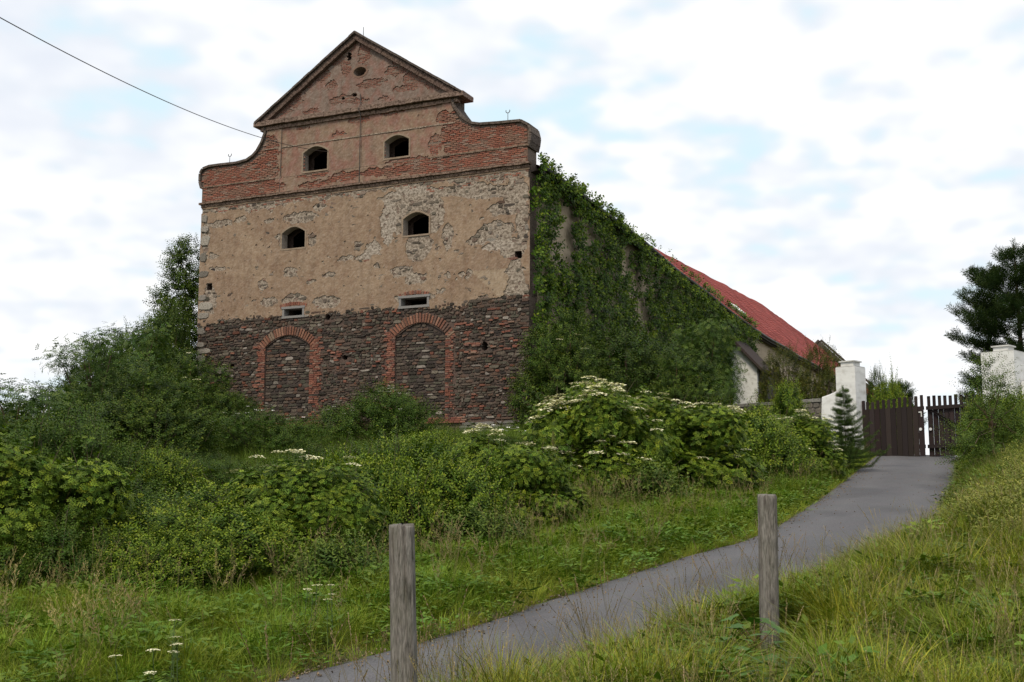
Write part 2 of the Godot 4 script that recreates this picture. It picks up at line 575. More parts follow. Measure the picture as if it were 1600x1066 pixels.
func eave_at(t: float) -> float:
	return table([[-1, 13.4], [0, 13.35], [10, 13.05], [18, 12.55], [25, 12.2], [36, 11.72], [50, 11.65], [110, 11.7]], t)

func ridge_at(t: float) -> float:
	return table([[-1, 18.3], [36, 18.45], [44, 18.85], [55, 19.25], [76, 20.0], [92, 19.8], [112, 19.5]], t)

func table(l: Array, x: float) -> float:
	for i in l.size() - 1:
		if x <= l[i + 1][0]:
			return lerpf(l[i][1], l[i + 1][1], clampf((x - l[i][0]) / (l[i + 1][0] - l[i][0]), 0, 1))
	return l[-1][1]

func build_granary() -> Node3D:
	var b := thing("granary", "tall derelict granary with flaking plaster over rubble, curved brick gable and red roof", "granary", Vector3(0.64 - FW * cos(YAW), VB, -46.0 - FW * sin(YAW)), -YAW)
	var at0 := Transform3D(Basis(), Vector3(0, -VB, 0))
	# openings
	var big := [arch_hole(4.29, 10.90, 5.45, 11.82, 0.24), arch_hole(10.18, 10.93, 11.36, 11.86, 0.24), arch_hole(5.27, 14.17, 6.48, 15.22, 0.24), arch_hole(9.25, 14.27, 10.40, 15.20, 0.22)]
	var oculus := oval(8.0, 18.2, 0.31, 0.20)
	var slots := [rectangle(4.50, 8.00, 5.40, 8.30), rectangle(10.12, 8.04, 11.30, 8.36)]
	openings = big + [oculus] + slots
	pockets = [rough_hole(13.83, 6.23, 0.15, 0.2), rough_hole(7.50, 6.12, 0.14, 0.13), rough_hole(6.64, 7.82, 0.14, 0.14), rough_hole(1.86, 6.0, 0.14, 0.13), rectangle(0.40, 9.42, 0.68, 9.70), rectangle(15.12, 9.58, 15.42, 9.86), rough_hole(7.18, 17.15, 0.1, 0.07), rough_hole(7.75, 17.22, 0.12, 0.08), rough_hole(7.45, 18.95, 0.14, 0.22)]
	var infills := [arch_infill(arches[0]), arch_infill(arches[1])]
	# core of the front wall
	var core := Acc.new()
	var mortar := Color(0.135, 0.098, 0.080)
	for q in Geometry2D.intersect_polygons(gable, rectangle(-1, 0, 17, 8.0)):
		face(core, q, openings + pockets + infills, 0.0, mortar)
	for q in Geometry2D.intersect_polygons(gable, rectangle(-1, 8.0, 17, 21)):
		face(core, q, openings + pockets, 0.0, Color(0.25, 0.185, 0.15))
	face(core, gable, openings, -0.8, mortar, false)
	sides(core, gable, -0.8, 0.0, Color(0.22, 0.17, 0.14), false)
	for k in infills:
		face(core, k, [], -0.07, Color(0.10, 0.078, 0.068))
		sides(core, k, -0.07, 0.0, mortar, true)
	for k in pockets:
		sides(core, k, -0.55, 0.0, mortar, true)
		face(core, k, [], -0.55, mortar)
	part("front_wall", shifted(core, at0).mesh(), M.masonry, b)
	var box := Acc.new()
	box.box(Vector3(0.0, 1.5, -LONG), Vector3(0.7, 13.1, -0.81), 0.01, Color(0.40, 0.33, 0.25))
	part("side_wall", shifted(box, at0).mesh(), M.plaster, b)
	# the long wall under the eaves
	var lw := Acc.new()
	var t := 0.81
	while t < LONG - 0.1:
		var t1: float = minf(t + 1.2, LONG)
		for r in 8:
			var va := lerpf(1.5, eave_at(t), r / 8.0)
			var vb := lerpf(1.5, eave_at(t), (r + 1) / 8.0)
			var va1 := lerpf(1.5, eave_at(t1), r / 8.0)
			var vb1 := lerpf(1.5, eave_at(t1), (r + 1) / 8.0)
			var s := 1.0 + 0.16 * na.get_noise_2d(t * 0.6, va * 0.6)
			lw.quad(Vector3(FW, va, -t), Vector3(FW, vb, -t), Vector3(FW, vb1, -t1), Vector3(FW, va1, -t1), Color(0.40 * s, 0.325 * s, 0.235 * s))
		lw.quad(Vector3(FW - 0.7, 1.5, -t1), Vector3(FW - 0.7, eave_at(t1), -t1), Vector3(FW - 0.7, eave_at(t), -t), Vector3(FW - 0.7, 1.5, -t), mortar)
		t = t1
	part("long_wall", shifted(lw, at0).mesh(), M.plaster, b)
	var bw := Acc.new()
	bw.block(PackedVector2Array([Vector2(-0.1, 1.5), Vector2(FW + 0.1, 1.5), Vector2(FW + 0.1, 12.3), Vector2(FW / 2, 20.3), Vector2(-0.1, 12.3)]), -LONG - 0.6, -LONG - 0.05, 0.02, Color(0.11, 0.095, 0.085))
	strip(bw, PackedVector2Array([Vector2(FW / 2, 20.32), Vector2(FW + 0.5, 12.1)]), 0.02, 0.28, -LONG - 0.75, -LONG + 0.05, Color(0.10, 0.088, 0.08), 0.02, 0.9)
	strip(bw, PackedVector2Array([Vector2(-0.5, 12.1), Vector2(FW / 2, 20.32)]), 0.02, 0.28, -LONG - 0.75, -LONG + 0.05, Color(0.10, 0.088, 0.08), 0.02, 0.9)
	part("rear_gable", shifted(bw, at0).mesh(), M.masonry, b)
	# roof: courses of tiles, each lapping the one below
	for side in 2:
		var rf := Acc.new()
		var rows := 34
		t = 0.75
		while t < LONG - 0.06:
			var t1: float = minf(t + 1.1, LONG - 0.04)
			for r in rows:
				var p := []
				for q in [[t, r], [t1, r], [t1, r + 1], [t, r + 1]]:
					var f: float = q[1] / float(rows)
					var sag := 0.16 * sin(PI * f) + 0.10 * na.get_noise_2d(q[0] * 0.35, f * 4.0)
					var y: float = lerpf(eave_at(q[0]) - 0.12, ridge_at(q[0]), f) - sag
					var x: float = lerpf(FW + 0.38, FW / 2, f)
					if side == 1: x = FW - x
					p.append(Vector3(x, y + (0.075 if q[1] == r else 0.03), -q[0]))
				var s := rng.randf_range(0.88, 1.12) * (1.0 + 0.12 * nb.get_noise_2d(t * 1.3, r * 0.4))
				var c := Color(0.305 * s, 0.064 * s, 0.052 * s)
				if side == 0:
					rf.quad(p[0], p[3], p[2], p[1], c)
					rf.quad(p[0] - Vector3(0, 0.06, 0), p[0], p[1], p[1] - Vector3(0, 0.06, 0), c)
				else:
					rf.quad(p[1], p[2], p[3], p[0], c)
			t = t1
		var o := part("roof", shifted(rf, at0).mesh(), M.tiles, b)
		if side == 0:
			# the small skylight in the tiles
			var sk := Acc.new()
			var f0 := 0.40
			var f1 := 0.49
			var pp := []
			for q in [[46.0, f0], [48.4, f0], [48.4, f1], [46.0, f1]]:
				pp.append(Vector3(lerpf(FW + 0.38, FW / 2, q[1]), lerpf(eave_at(q[0]) - 0.12, ridge_at(q[0]), q[1]) + 0.12 - VB, -q[0]))
			sk.quad(pp[0], pp[3], pp[2], pp[1], Color(0.72, 0.72, 0.70))
			var up := Vector3(0, 0.16, 0)
			for i in 4:
				sk.quad(pp[i] - up, pp[i], pp[(i + 1) % 4], pp[(i + 1) % 4] - up, Color(0.3, 0.3, 0.3))
			part("skylight", sk.mesh(), M.paint, o)
		var lining := Acc.new()
		t = 0.75
		while t < LONG - 0.06:
			var t1: float = minf(t + 2.2, LONG - 0.04)
			var e := []
			for q in [[t, 0.0], [t1, 0.0], [t1, 1.0], [t, 1.0]]:
				var x: float = lerpf(FW + 0.34, FW / 2, q[1])
				if side == 1: x = FW - x
				e.append(Vector3(x, lerpf(eave_at(q[0]) - 0.42, ridge_at(q[0]) - 0.42, q[1]), -q[0]))
			lining.quad(e[0], e[3], e[2], e[1], Color(0.10, 0.075, 0.055))
			t = t1
		part("roof_boarding", shifted(lining, at0).mesh(), M.wood, b)
	# gutter and eaves board
	var gt := Acc.new()
	var pts := PackedVector3Array()
	var rad := PackedFloat32Array()
	for i in 90:
		var tt := 0.2 + i * 1.2
		pts.append(Vector3(FW + 0.47, eave_at(tt) - 0.12 + 0.03 * sin(i * 0.7), -tt))
		rad.append(0.085)
	gt.tube(pts, rad, 7, Color(0.075, 0.075, 0.07))
	for i in 89:
		gt.quad(pts[i] + Vector3(-0.06, -0.16, 0), pts[i] + Vector3(-0.06, 0.05, 0), pts[i + 1] + Vector3(-0.06, 0.05, 0), pts[i + 1] + Vector3(-0.06, -0.16, 0), Color(0.06, 0.05, 0.042))
		gt.quad(pts[i] + Vector3(-0.06, -0.16, 0), pts[i + 1] + Vector3(-0.06, -0.16, 0), pts[i + 1] + Vector3(-0.47, -0.2, 0), pts[i] + Vector3(-0.47, -0.2, 0), Color(0.06, 0.05, 0.042))
	part("gutter", shifted(gt, at0).mesh(), M.metal, b)
	# window reveals
	for i in 4:
		var rv := Acc.new()
		var inner: PackedVector2Array = big[i]
		var shrunk: PackedVector2Array = Geometry2D.offset_polygon(inner, -0.025)[0]
		sides(rv, inner, -0.36, 0.045, Color(0.33, 0.29, 0.25), true)
		var outer: PackedVector2Array = Geometry2D.offset_polygon(inner, 0.07)[0]
		var rm := rim(outer, inner, 0.0, 0.052, Color(0.275, 0.212, 0.160))
		rv.put(rm, Transform3D())
		part("window", shifted(rv, at0).mesh(), M.plaster, b, "", "arched window opening with a pale plastered reveal")
	var ov := Acc.new()
	sides(ov, oculus, -0.8, 0.03, Color(0.25, 0.2, 0.17), true)
	ov.put(rim(oval(8.0, 18.2, 0.40, 0.28), oculus, 0.0, 0.045, Color(0.20, 0.13, 0.10)), Transform3D())
	part("oculus", shifted(ov, at0).mesh(), M.plaster, b, "", "small oval opening below the gable peak")
	for i in 2:
		var s: PackedVector2Array = slots[i]
		var w := Node3D.new()
		w.name = "slot_window"
		b.add_child(w, true)
		w.set_meta("label", "low slot opening framed in grey timber")
		var g := Color(0.27, 0.255, 0.25)
		for q in [["lintel", s[0].x - 0.14, s[2].y, s[1].x + 0.14, s[2].y + 0.10], ["sill", s[0].x - 0.12, s[0].y - 0.10, s[1].x + 0.12, s[0].y]]:
			var k := Acc.new()
			k.box(Vector3(q[1], q[2] - VB, -0.3), Vector3(q[3], q[4] - VB, 0.07), 0.012, g)
			part(q[0], k.mesh(), M.wood, w)
		for q in [s[0].x - 0.10, s[1].x]:
			var k := Acc.new()
			k.box(Vector3(q, s[0].y - VB, -0.3), Vector3(q + 0.10, s[2].y - VB, 0.05), 0.01, g)
			part("jamb", k.mesh(), M.wood, w)
		var dk := Acc.new()
		sides(dk, s, -0.8, -0.3, mortar, true)
		part("reveal", shifted(dk, at0).mesh(), M.masonry, w)
		# a rough relieving arch of bricks above
		var cu := (s[0].x + s[1].x) / 2
		for q in 12:
			var a := lerpf(-1.0, 1.0, q / 11.0)
			var br := Acc.new()
			var m := Vector2(cu + a * 0.62, s[2].y + 0.21 - 0.09 * a * a)
			br.block(turned(m, 0.095, 0.17 * rng.randf_range(0.8, 1.0), -a * 0.35), 0.0, 0.05 + rng.randf() * 0.02, 0.01, brick_colour())
			part("brick", shifted(br, at0).mesh(), M.masonry, b)
	build_masonry(b, at0, infills)
	build_coats(b, at0)
	build_mouldings(b, at0)
	return b

func turned(m: Vector2, w: float, h: float, a: float) -> PackedVector2Array:
	var p := PackedVector2Array()
	for q in [Vector2(-w, -h), Vector2(w, -h), Vector2(w, h), Vector2(-w, h)]:
		p.append(m + (q * 0.5 * rng.randf_range(0.94, 1.02)).rotated(a))
	return p

func rim(outer: PackedVector2Array, inner: PackedVector2Array, zb: float, zf: float, col: Color) -> Acc:
	var a := Acc.new()
	face(a, outer, [inner], zf, col)
	sides(a, outer, zb, zf, col, false)
	return a

func shifted(a: Acc, t: Transform3D) -> Acc:
	a.v = t * a.v
	return a

func build_masonry(b: Node3D, at0: Transform3D, infills: Array) -> void:
	var stones := []     # [size, outline, back, front, bevel, colour, tilt]
	# rubble in rough courses
	var v := 2.3
	while v < 13.15:
		var upper := v > 8.35
		var h := rng.randf_range(0.06, 0.135) if not upper else rng.randf_range(0.10, 0.17)
		var u := rng.randf_range(-0.05, 0.1)
		while u < FW:
			var w := rng.randf_range(0.09, 0.27) if rng.randf() < 0.84 else rng.randf_range(0.26, 0.56)
			if u + w > FW - 0.12:
				w = FW - u + 0.03
			var m := Vector2(u + w / 2, v + h / 2 + 0.11 * nb.get_noise_2d(u * 0.9, v * 0.5))
			u += w + 0.012
			var hh := h * rng.randf_range(0.75, 1.25)
			if m.y > 7.6 and plaster(m.x, m.y) > 0.16:
				continue
			if m.y > 8.1:
				if rng.randf() < 0.62 or ell(bare_coat, m.x, m.y) < 0.1:
					continue
			if m.y < 3.4 and m.x > 12.6:
				continue
			var skip := in_any(openings, m.x, m.y, 0.02 + hh * 0.5) or in_any(pockets, m.x, m.y, hh * 0.35)
			var z := 0.0
			for k in 2:
				var q: Array = arches[k]
				var gap := rect_gap(infills[k], m.x, m.y)
				if gap < 0.02:
					skip = true
				elif m.y < q[2] + 1.1 and m.y > q[6] - 0.1:
					if m.y < q[2] and m.x > q[4] - 0.02 and m.x < q[5] + 0.02 or gap < 0.42 and m.y >= q[2]:
						skip = true
					elif m.y < q[2] and absf(m.x - (q[0] + q[1]) / 2) - w / 2 < (q[5] - q[4]) / 2 + 0.02:
						if m.x < q[4]:
							w = (q[4] - (m.x - w / 2)) * 0.98
							m.x = q[4] - w / 2
						else:
							w = ((m.x + w / 2) - q[5]) * 0.98
							m.x = q[5] + w / 2
						if w < 0.06:
							skip = true
			if skip:
				continue
			var c := stone_colour()
			var out := rng.randf_range(0.02, 0.065)
			if m.y > 8.1:
				c = c.lerp(Color(0.30, 0.25, 0.205), rng.randf_range(0.0, 0.8))
				out = rng.randf_range(0.016, 0.04)
			if w > 0.5 and rng.randf() < 0.5:
				hh *= 0.7
			var sz := w * hh
			if m.y < 3.9:
				sz *= 0.3
			stones.append([sz, rubble(m.x, m.y, w, hh), z - 0.03, z + out, rng.randf_range(0.012, 0.03), c, Vector2(rng.randf_range(-0.09, 0.09), rng.randf_range(-0.12, 0.10))])
		v += h + 0.008
	# the two doorways are walled up with the same rubble, set a little back
	for k in 2:
		var q: Array = arches[k]
		v = q[6]
		while v < q[2] + q[3]:
			var h := rng.randf_range(0.07, 0.16)
			var u: float = q[0]
			while u < q[1] - 0.05:
				var w: float = minf(rng.randf_range(0.12, 0.45), q[1] - u)
				var m := Vector2(u + w / 2, v + h / 2)
				u += w + 0.01
				if rect_gap(infills[k], m.x, m.y) > -0.035: continue
				stones.append([w * h, rubble(m.x, m.y, w, h * rng.randf_range(0.85, 1.1)), -0.09, -0.07 + rng.randf_range(0.015, 0.06), rng.randf_range(0.012, 0.025), stone_colour(), Vector2(rng.randf_range(-0.09, 0.09), rng.randf_range(-0.12, 0.10))])
			v += h + 0.008
	# pale ledge of slabs at the foot, and pale quoins up the left corner
	v = 2.75
	for r in 4:
		var u := 12.6 + r * 0.1
		while u < FW:
			var w := rng.randf_range(0.3, 0.9)
			stones.append([rng.randf() * 0.03, rubble(u + w / 2, v + 0.07, w, 0.13), 0.0, 0.14 - r * 0.02 + rng.randf() * 0.04, 0.015, Color(0.24, 0.225, 0.21) * rng.randf_range(0.7, 1.15), Vector2.ZERO])
			u += w + 0.01
		v += 0.14
	for q in [[5.30, 0.30, 0.55, 0.34], [5.72, 0.34, 0.44, 0.30], [6.08, 0.26, 0.30, 0.36], [6.40, 0.30, 0.5, 0.38], [6.74, 0.24, 0.75, 0.36], [7.02, 0.22, 0.40, 0.33], [7.62, 0.3, 0.42, 0.22], [8.30, 0.26, 0.62, 0.30], [8.72, 0.36, 0.78, 0.38], [9.10, 0.26, 0.42, 0.26], [10.15, 0.3, 0.5, 0.18], [10.9, 0.4, 0.36, 0.2], [11.62, 0.46, 0.56, 0.36], [12.15, 0.3, 0.4, 0.33], [12.62, 0.4, 0.35, 0.28], [5.85, 0.32, 1.62, 0.21]]:
		var u0 := 0.0 if q[2] < 1.0 else 1.05
		var w: float = q[2] - u0
		stones.append([9.0, rubble(u0 + w / 2 - 0.01, q[0], w, q[1]), -0.02, 0.075, 0.02, Color(q[3] * 1.05, q[3] * 0.95, q[3] * 0.82), Vector2.ZERO])
	stones.sort_custom(func(x, y): return x[0] > y[0])
	var rest := Acc.new()
	for i in stones.size():
		var s: Array = stones[i]
		var a := rest if i >= 290 else Acc.new()
		a.block(s[1], s[2], s[3], s[4], s[5], s[6])
		if i < 290:
			part("stone", shifted(a, at0).mesh(), M.masonry, b)
	part("small_stones", shifted(rest, at0).mesh(), M.masonry, b, "stuff")
	# brick arches over the two walled-up doorways, and their toothed jambs
	var jam := Acc.new()
	for q in arches:
		var c := Vector2((q[0] + q[1]) / 2, 0)
		var half: float = (q[1] - q[0]) / 2
		var rr: float = (half * half + q[3] * q[3]) / (2 * q[3])
		c.y = q[2] + q[3] - rr
		var span := asin(half / rr) + 0.10
		for i in 25:
			var a := lerpf(-span, span, i / 24.0)
			var ring := rng.randf_range(0.34, 0.40)
			var m: Vector2 = c + Vector2(sin(a), cos(a)) * (rr + ring / 2 + 0.005)
			var br := Acc.new()
			var col := brick_colour()
			br.block(turned(m, 0.088, ring, -a), -0.05, 0.045 + rng.randf_range(-0.015, 0.02), 0.016, Color(col.r, col.g * 1.12, col.b * 1.08))
			part("brick", shifted(br, at0).mesh(), M.masonry, b)
		var vv: float = q[6]
		var row := 0
		while vv < q[2] + 0.32:
			for s in 2:
				var inner: float = q[0] if s == 0 else q[1]
				var outer: float = (q[4] if s == 0 else q[5]) + (rng.randf_range(-0.16, 0.12) if row % 3 != 0 else rng.randf_range(-0.05, 0.2) * (1 if s == 0 else -1))
				var keep := 0.92 - 0.50 * ss(5.6, 3.9, vv)
				var lo := minf(inner, outer)
				var hi := maxf(inner, outer)
				if vv > q[2] - 0.05:
					if s == 0: hi -= 0.10 + (vv - q[2]) * 1.2
					else: lo += 0.10 + (vv - q[2]) * 1.2
				var x := lo
				while x < hi - 0.05:
					var w := minf(rng.randf_range(0.12, 0.27), hi - x)
					var col := brick_colour()
					if rng.randf() > keep:
						col = stone_colour()
					jam.block(turned(Vector2(x + w / 2, vv + 0.036), w - 0.012, 0.066, rng.randf_range(-0.02, 0.02)), -0.04, 0.045 + rng.randf_range(-0.02, 0.02), 0.009, col)
					x += w
			vv += 0.077
			row += 1
	# loose bricks let into the rubble, and a row of brick at each foot
	for k in 118:
		var p := Vector2(rng.randf_range(0.5, 15.2), rng.randf_range(3.3, 7.9))
		if k < 22: p = Vector2(rng.randf_range(12.9, 15.2), rng.randf_range(6.0, 7.3))
		elif k < 40: p = Vector2(13.4 + rng.randf_range(-0.45, 0.9), 6.2 + rng.randf_range(-0.2, 0.25))
		elif k < 52: p = Vector2(7.1 + rng.randf_range(-0.2, 0.25), 6.15 + rng.randf_range(-0.2, 0.2))
		if in_any(pockets, p.x, p.y, 0.1) or in_any(infills, p.x, p.y, 0.35) and k > 51: continue
		jam.block(turned(p, rng.randf_range(0.12, 0.26), 0.068, rng.randf_range(-0.06, 0.06)), 0.0, 0.075 + rng.randf() * 0.015, 0.01, brick_colour())
	for q in [[4.0, 6.5], [11.4, 13.0]]:
		for r in 3:
			var x: float = q[0] + 0.06 * r
			while x < q[1]:
				jam.block(turned(Vector2(x, 3.32 + r * 0.077), 0.24, 0.068, 0.0), -0.1, 0.09 + rng.randf() * 0.02, 0.01, brick_colour())
				x += 0.255
	part("brick_jambs", shifted(jam, at0).mesh(), M.masonry, b, "stuff")
	# bare brickwork of the gable and of the band under it
	var bk := Acc.new()
	v = 12.62
	var row := 0
	var col_wash := 0.0
	while v < 19.8:
		var u := -0.1 + (0.135 if row % 2 else 0.0) + rng.randf() * 0.03
		while u < 15.8:
			var m := Vector2(u + 0.13, v + 0.036)
			u += 0.272
			if m.y > 13.3 and plaster(m.x, m.y) > 0.12: continue
			if m.y < 13.3 and plaster(m.x, m.y) > 0.1: continue
			if not Geometry2D.is_point_in_polygon(m + Vector2(-0.12, 0.06), gable) or not Geometry2D.is_point_in_polygon(m + Vector2(0.12, 0.06), gable): continue
			if in_any(openings, m.x, m.y, 0.05) or in_any(pockets, m.x, m.y, 0.05): continue
			if rng.randf() < 0.05: continue
			col_wash = 0.5 + 0.5 * nb.get_noise_2d(m.x * 1.2, m.y * 2.0 + 15.0)
			var z := relief(m.x, m.y)
			var col := brick_colour()
			if m.y < 12.85 and rng.randf() < 0.5 or m.y < 13.05 and rng.randf() < 0.15: continue
			if m.y < 13.3: col = col.lerp(Color(0.27, 0.17, 0.13), 0.35)
			col = col.lerp(Color(0.355, 0.135, 0.092), 0.15 + 0.6 * col_wash)
			if m.y > 13.3: col = col.lerp(Color(0.265, 0.170, 0.125), 0.75 * ss(0.0, 0.45, na.get_noise_2d(m.x * 1.1 + 8.0, m.y * 1.5)))
			if m.y > 16.6: col = col.lerp(Color(0.2, 0.125, 0.1), 0.5)
			if rng.randf() < 0.16: col = col.lerp(Color(0.33, 0.26, 0.21), 0.6)
			bk.block(turned(m, rng.randf_range(0.235, 0.262), rng.randf_range(0.058, 0.069), rng.randf_range(-0.02, 0.02)), z - 0.02, z + rng.randf_range(0.0, 0.022), 0.014, col)
		v += 0.077
		row += 1
	part("brickwork", shifted(bk, at0).mesh(), M.masonry, b, "stuff")

func plaster_tint(u: float, v: float) -> Color:
	var n := na.get_noise_2d(u * 0.35 + 11.0, v * 0.35)
	var k := nb.get_noise_2d(u * 1.6, v * 1.1 + 60.0)
	var c := Color(0.262, 0.182, 0.126)
	c = c.lerp(Color(0.302, 0.218, 0.152), clampf(0.5 + n * 1.4, 0, 1))
	c = c.lerp(Color(0.228, 0.148, 0.100), clampf(k * 1.1, 0, 0.75))
	if v > 13.2:
		c = Color(0.235, 0.165, 0.122).lerp(Color(0.265, 0.182, 0.128), clampf(0.5 + n, 0, 1))
		c = c.lerp(Color(0.25, 0.130, 0.100), clampf(0.25 + k * 1.4, 0, 0.85))
	if v > 16.6:
		c = Color(0.205, 0.152, 0.124).lerp(Color(0.23, 0.122, 0.096), clampf(0.25 + k * 1.3, 0, 0.75))
	# rain streaks under ledges and sills, patches of paler repair
	var st := maxf(0.0, nb.get_noise_2d(u * 3.0, v * 0.35 + 30.0))
	c = c.darkened(clampf(st * 0.22, 0, 0.15))
	if v < 9.2 and u > 12.9 and u < 15.0 and v > 8.0 + 0.9 * absf(u - 14.6):
		c = c.lerp(Color(0.36, 0.28, 0.20), 0.7)
	var g := nb.get_noise_2d(u * 14.0, v * 14.0)
	return c.darkened(clampf(g * 0.25, 0, 0.2)) if g > 0 else c.lightened(clampf(-g * 0.12, 0, 0.1))

func build_coats(b: Node3D, at0: Transform3D) -> void:
	# pale rough undercoat smeared over the stones
	var under := sheet(0.02, FW - 0.02, 7.7, 13.12, 0.08,
		func(u, v): return minf(minf(v - coat_foot(u) + 0.03, ell([[14.9, 8.0, 0.9, 0.25]], u, v) + 0.1) + 0.10 * nb.get_noise_2d(u * 5.0, v * 5.0), minf(0.16 - 0.5 * maxf(0.0, nb.get_noise_2d(u * 3.1 + 5.0, v * 3.6)), rect_list(u, v))),
		func(u, v): return 0.014 + 0.012 * nb.get_noise_2d(u * 6.0, v * 6.0),
		func(u, v):
			var k := 0.5 + 0.5 * nb.get_noise_2d(u * 4.0, v * 4.0 + 9.0)
			var c := Color(0.28, 0.22, 0.175).lerp(Color(0.50, 0.435, 0.36), k)
			return c.lerp(Color(0.46, 0.40, 0.34), 0.75) if ell(bare_coat, u, v) < 0.05 else c)
	part("undercoat", shifted(under, at0).mesh(), M.rough, b)
	var top := sheet(-0.02, FW + 0.02, 7.6, 13.1, 0.055, plaster, func(u, v): return 0.040 + 0.012 * na.get_noise_2d(u * 0.7, v * 0.7) + 0.003 * nb.get_noise_2d(u * 2.2, v * 2.2), plaster_tint)
	part("plaster", shifted(top, at0).mesh(), M.plaster, b)
	var up := sheet(0.06, FW - 0.06, 13.38, 19.6, 0.055,
		func(u, v): return minf(plaster(u, v), -rect_gap_outline(u, v) - 0.05),
		func(u, v): return relief(u, v) + 0.036 + 0.008 * nb.get_noise_2d(u * 3.0, v * 3.0), plaster_tint)
	part("gable_plaster", shifted(up, at0).mesh(), M.plaster, b)
	var band := Acc.new()
	band.box(Vector3(0.0, 13.36, 0.001), Vector3(FW, 14.0, 0.075), 0.01, Color(0.2, 0.13, 0.10))
	band.box(Vector3(0.02, 14.01, 0.001), Vector3(2.9, 14.8, 0.02), 0.004, Color(0.2, 0.13, 0.10))
	band.box(Vector3(12.8, 14.01, 0.001), Vector3(FW - 0.02, 14.85, 0.02), 0.004, Color(0.2, 0.13, 0.10))
	part("gable_band", shifted(band, at0).mesh(), M.masonry, b)

func rect_list(u: float, v: float) -> float:
	var f := 9.0
	for o in openings: f = minf(f, rect_gap(o, u, v) - 0.01)
	for o in pockets: f = minf(f, rect_gap(o, u, v) - 0.01)
	return f

func rect_gap_outline(u: float, v: float) -> float:
	var p := Vector2(u, v)
	var inside := Geometry2D.is_point_in_polygon(p, gable)
	var d := 9.0
	for i in gable.size():
		d = minf(d, p.distance_to(Geometry2D.get_closest_point_to_segment(p, gable[i], gable[(i + 1) % gable.size()])))
	return -d if inside else d

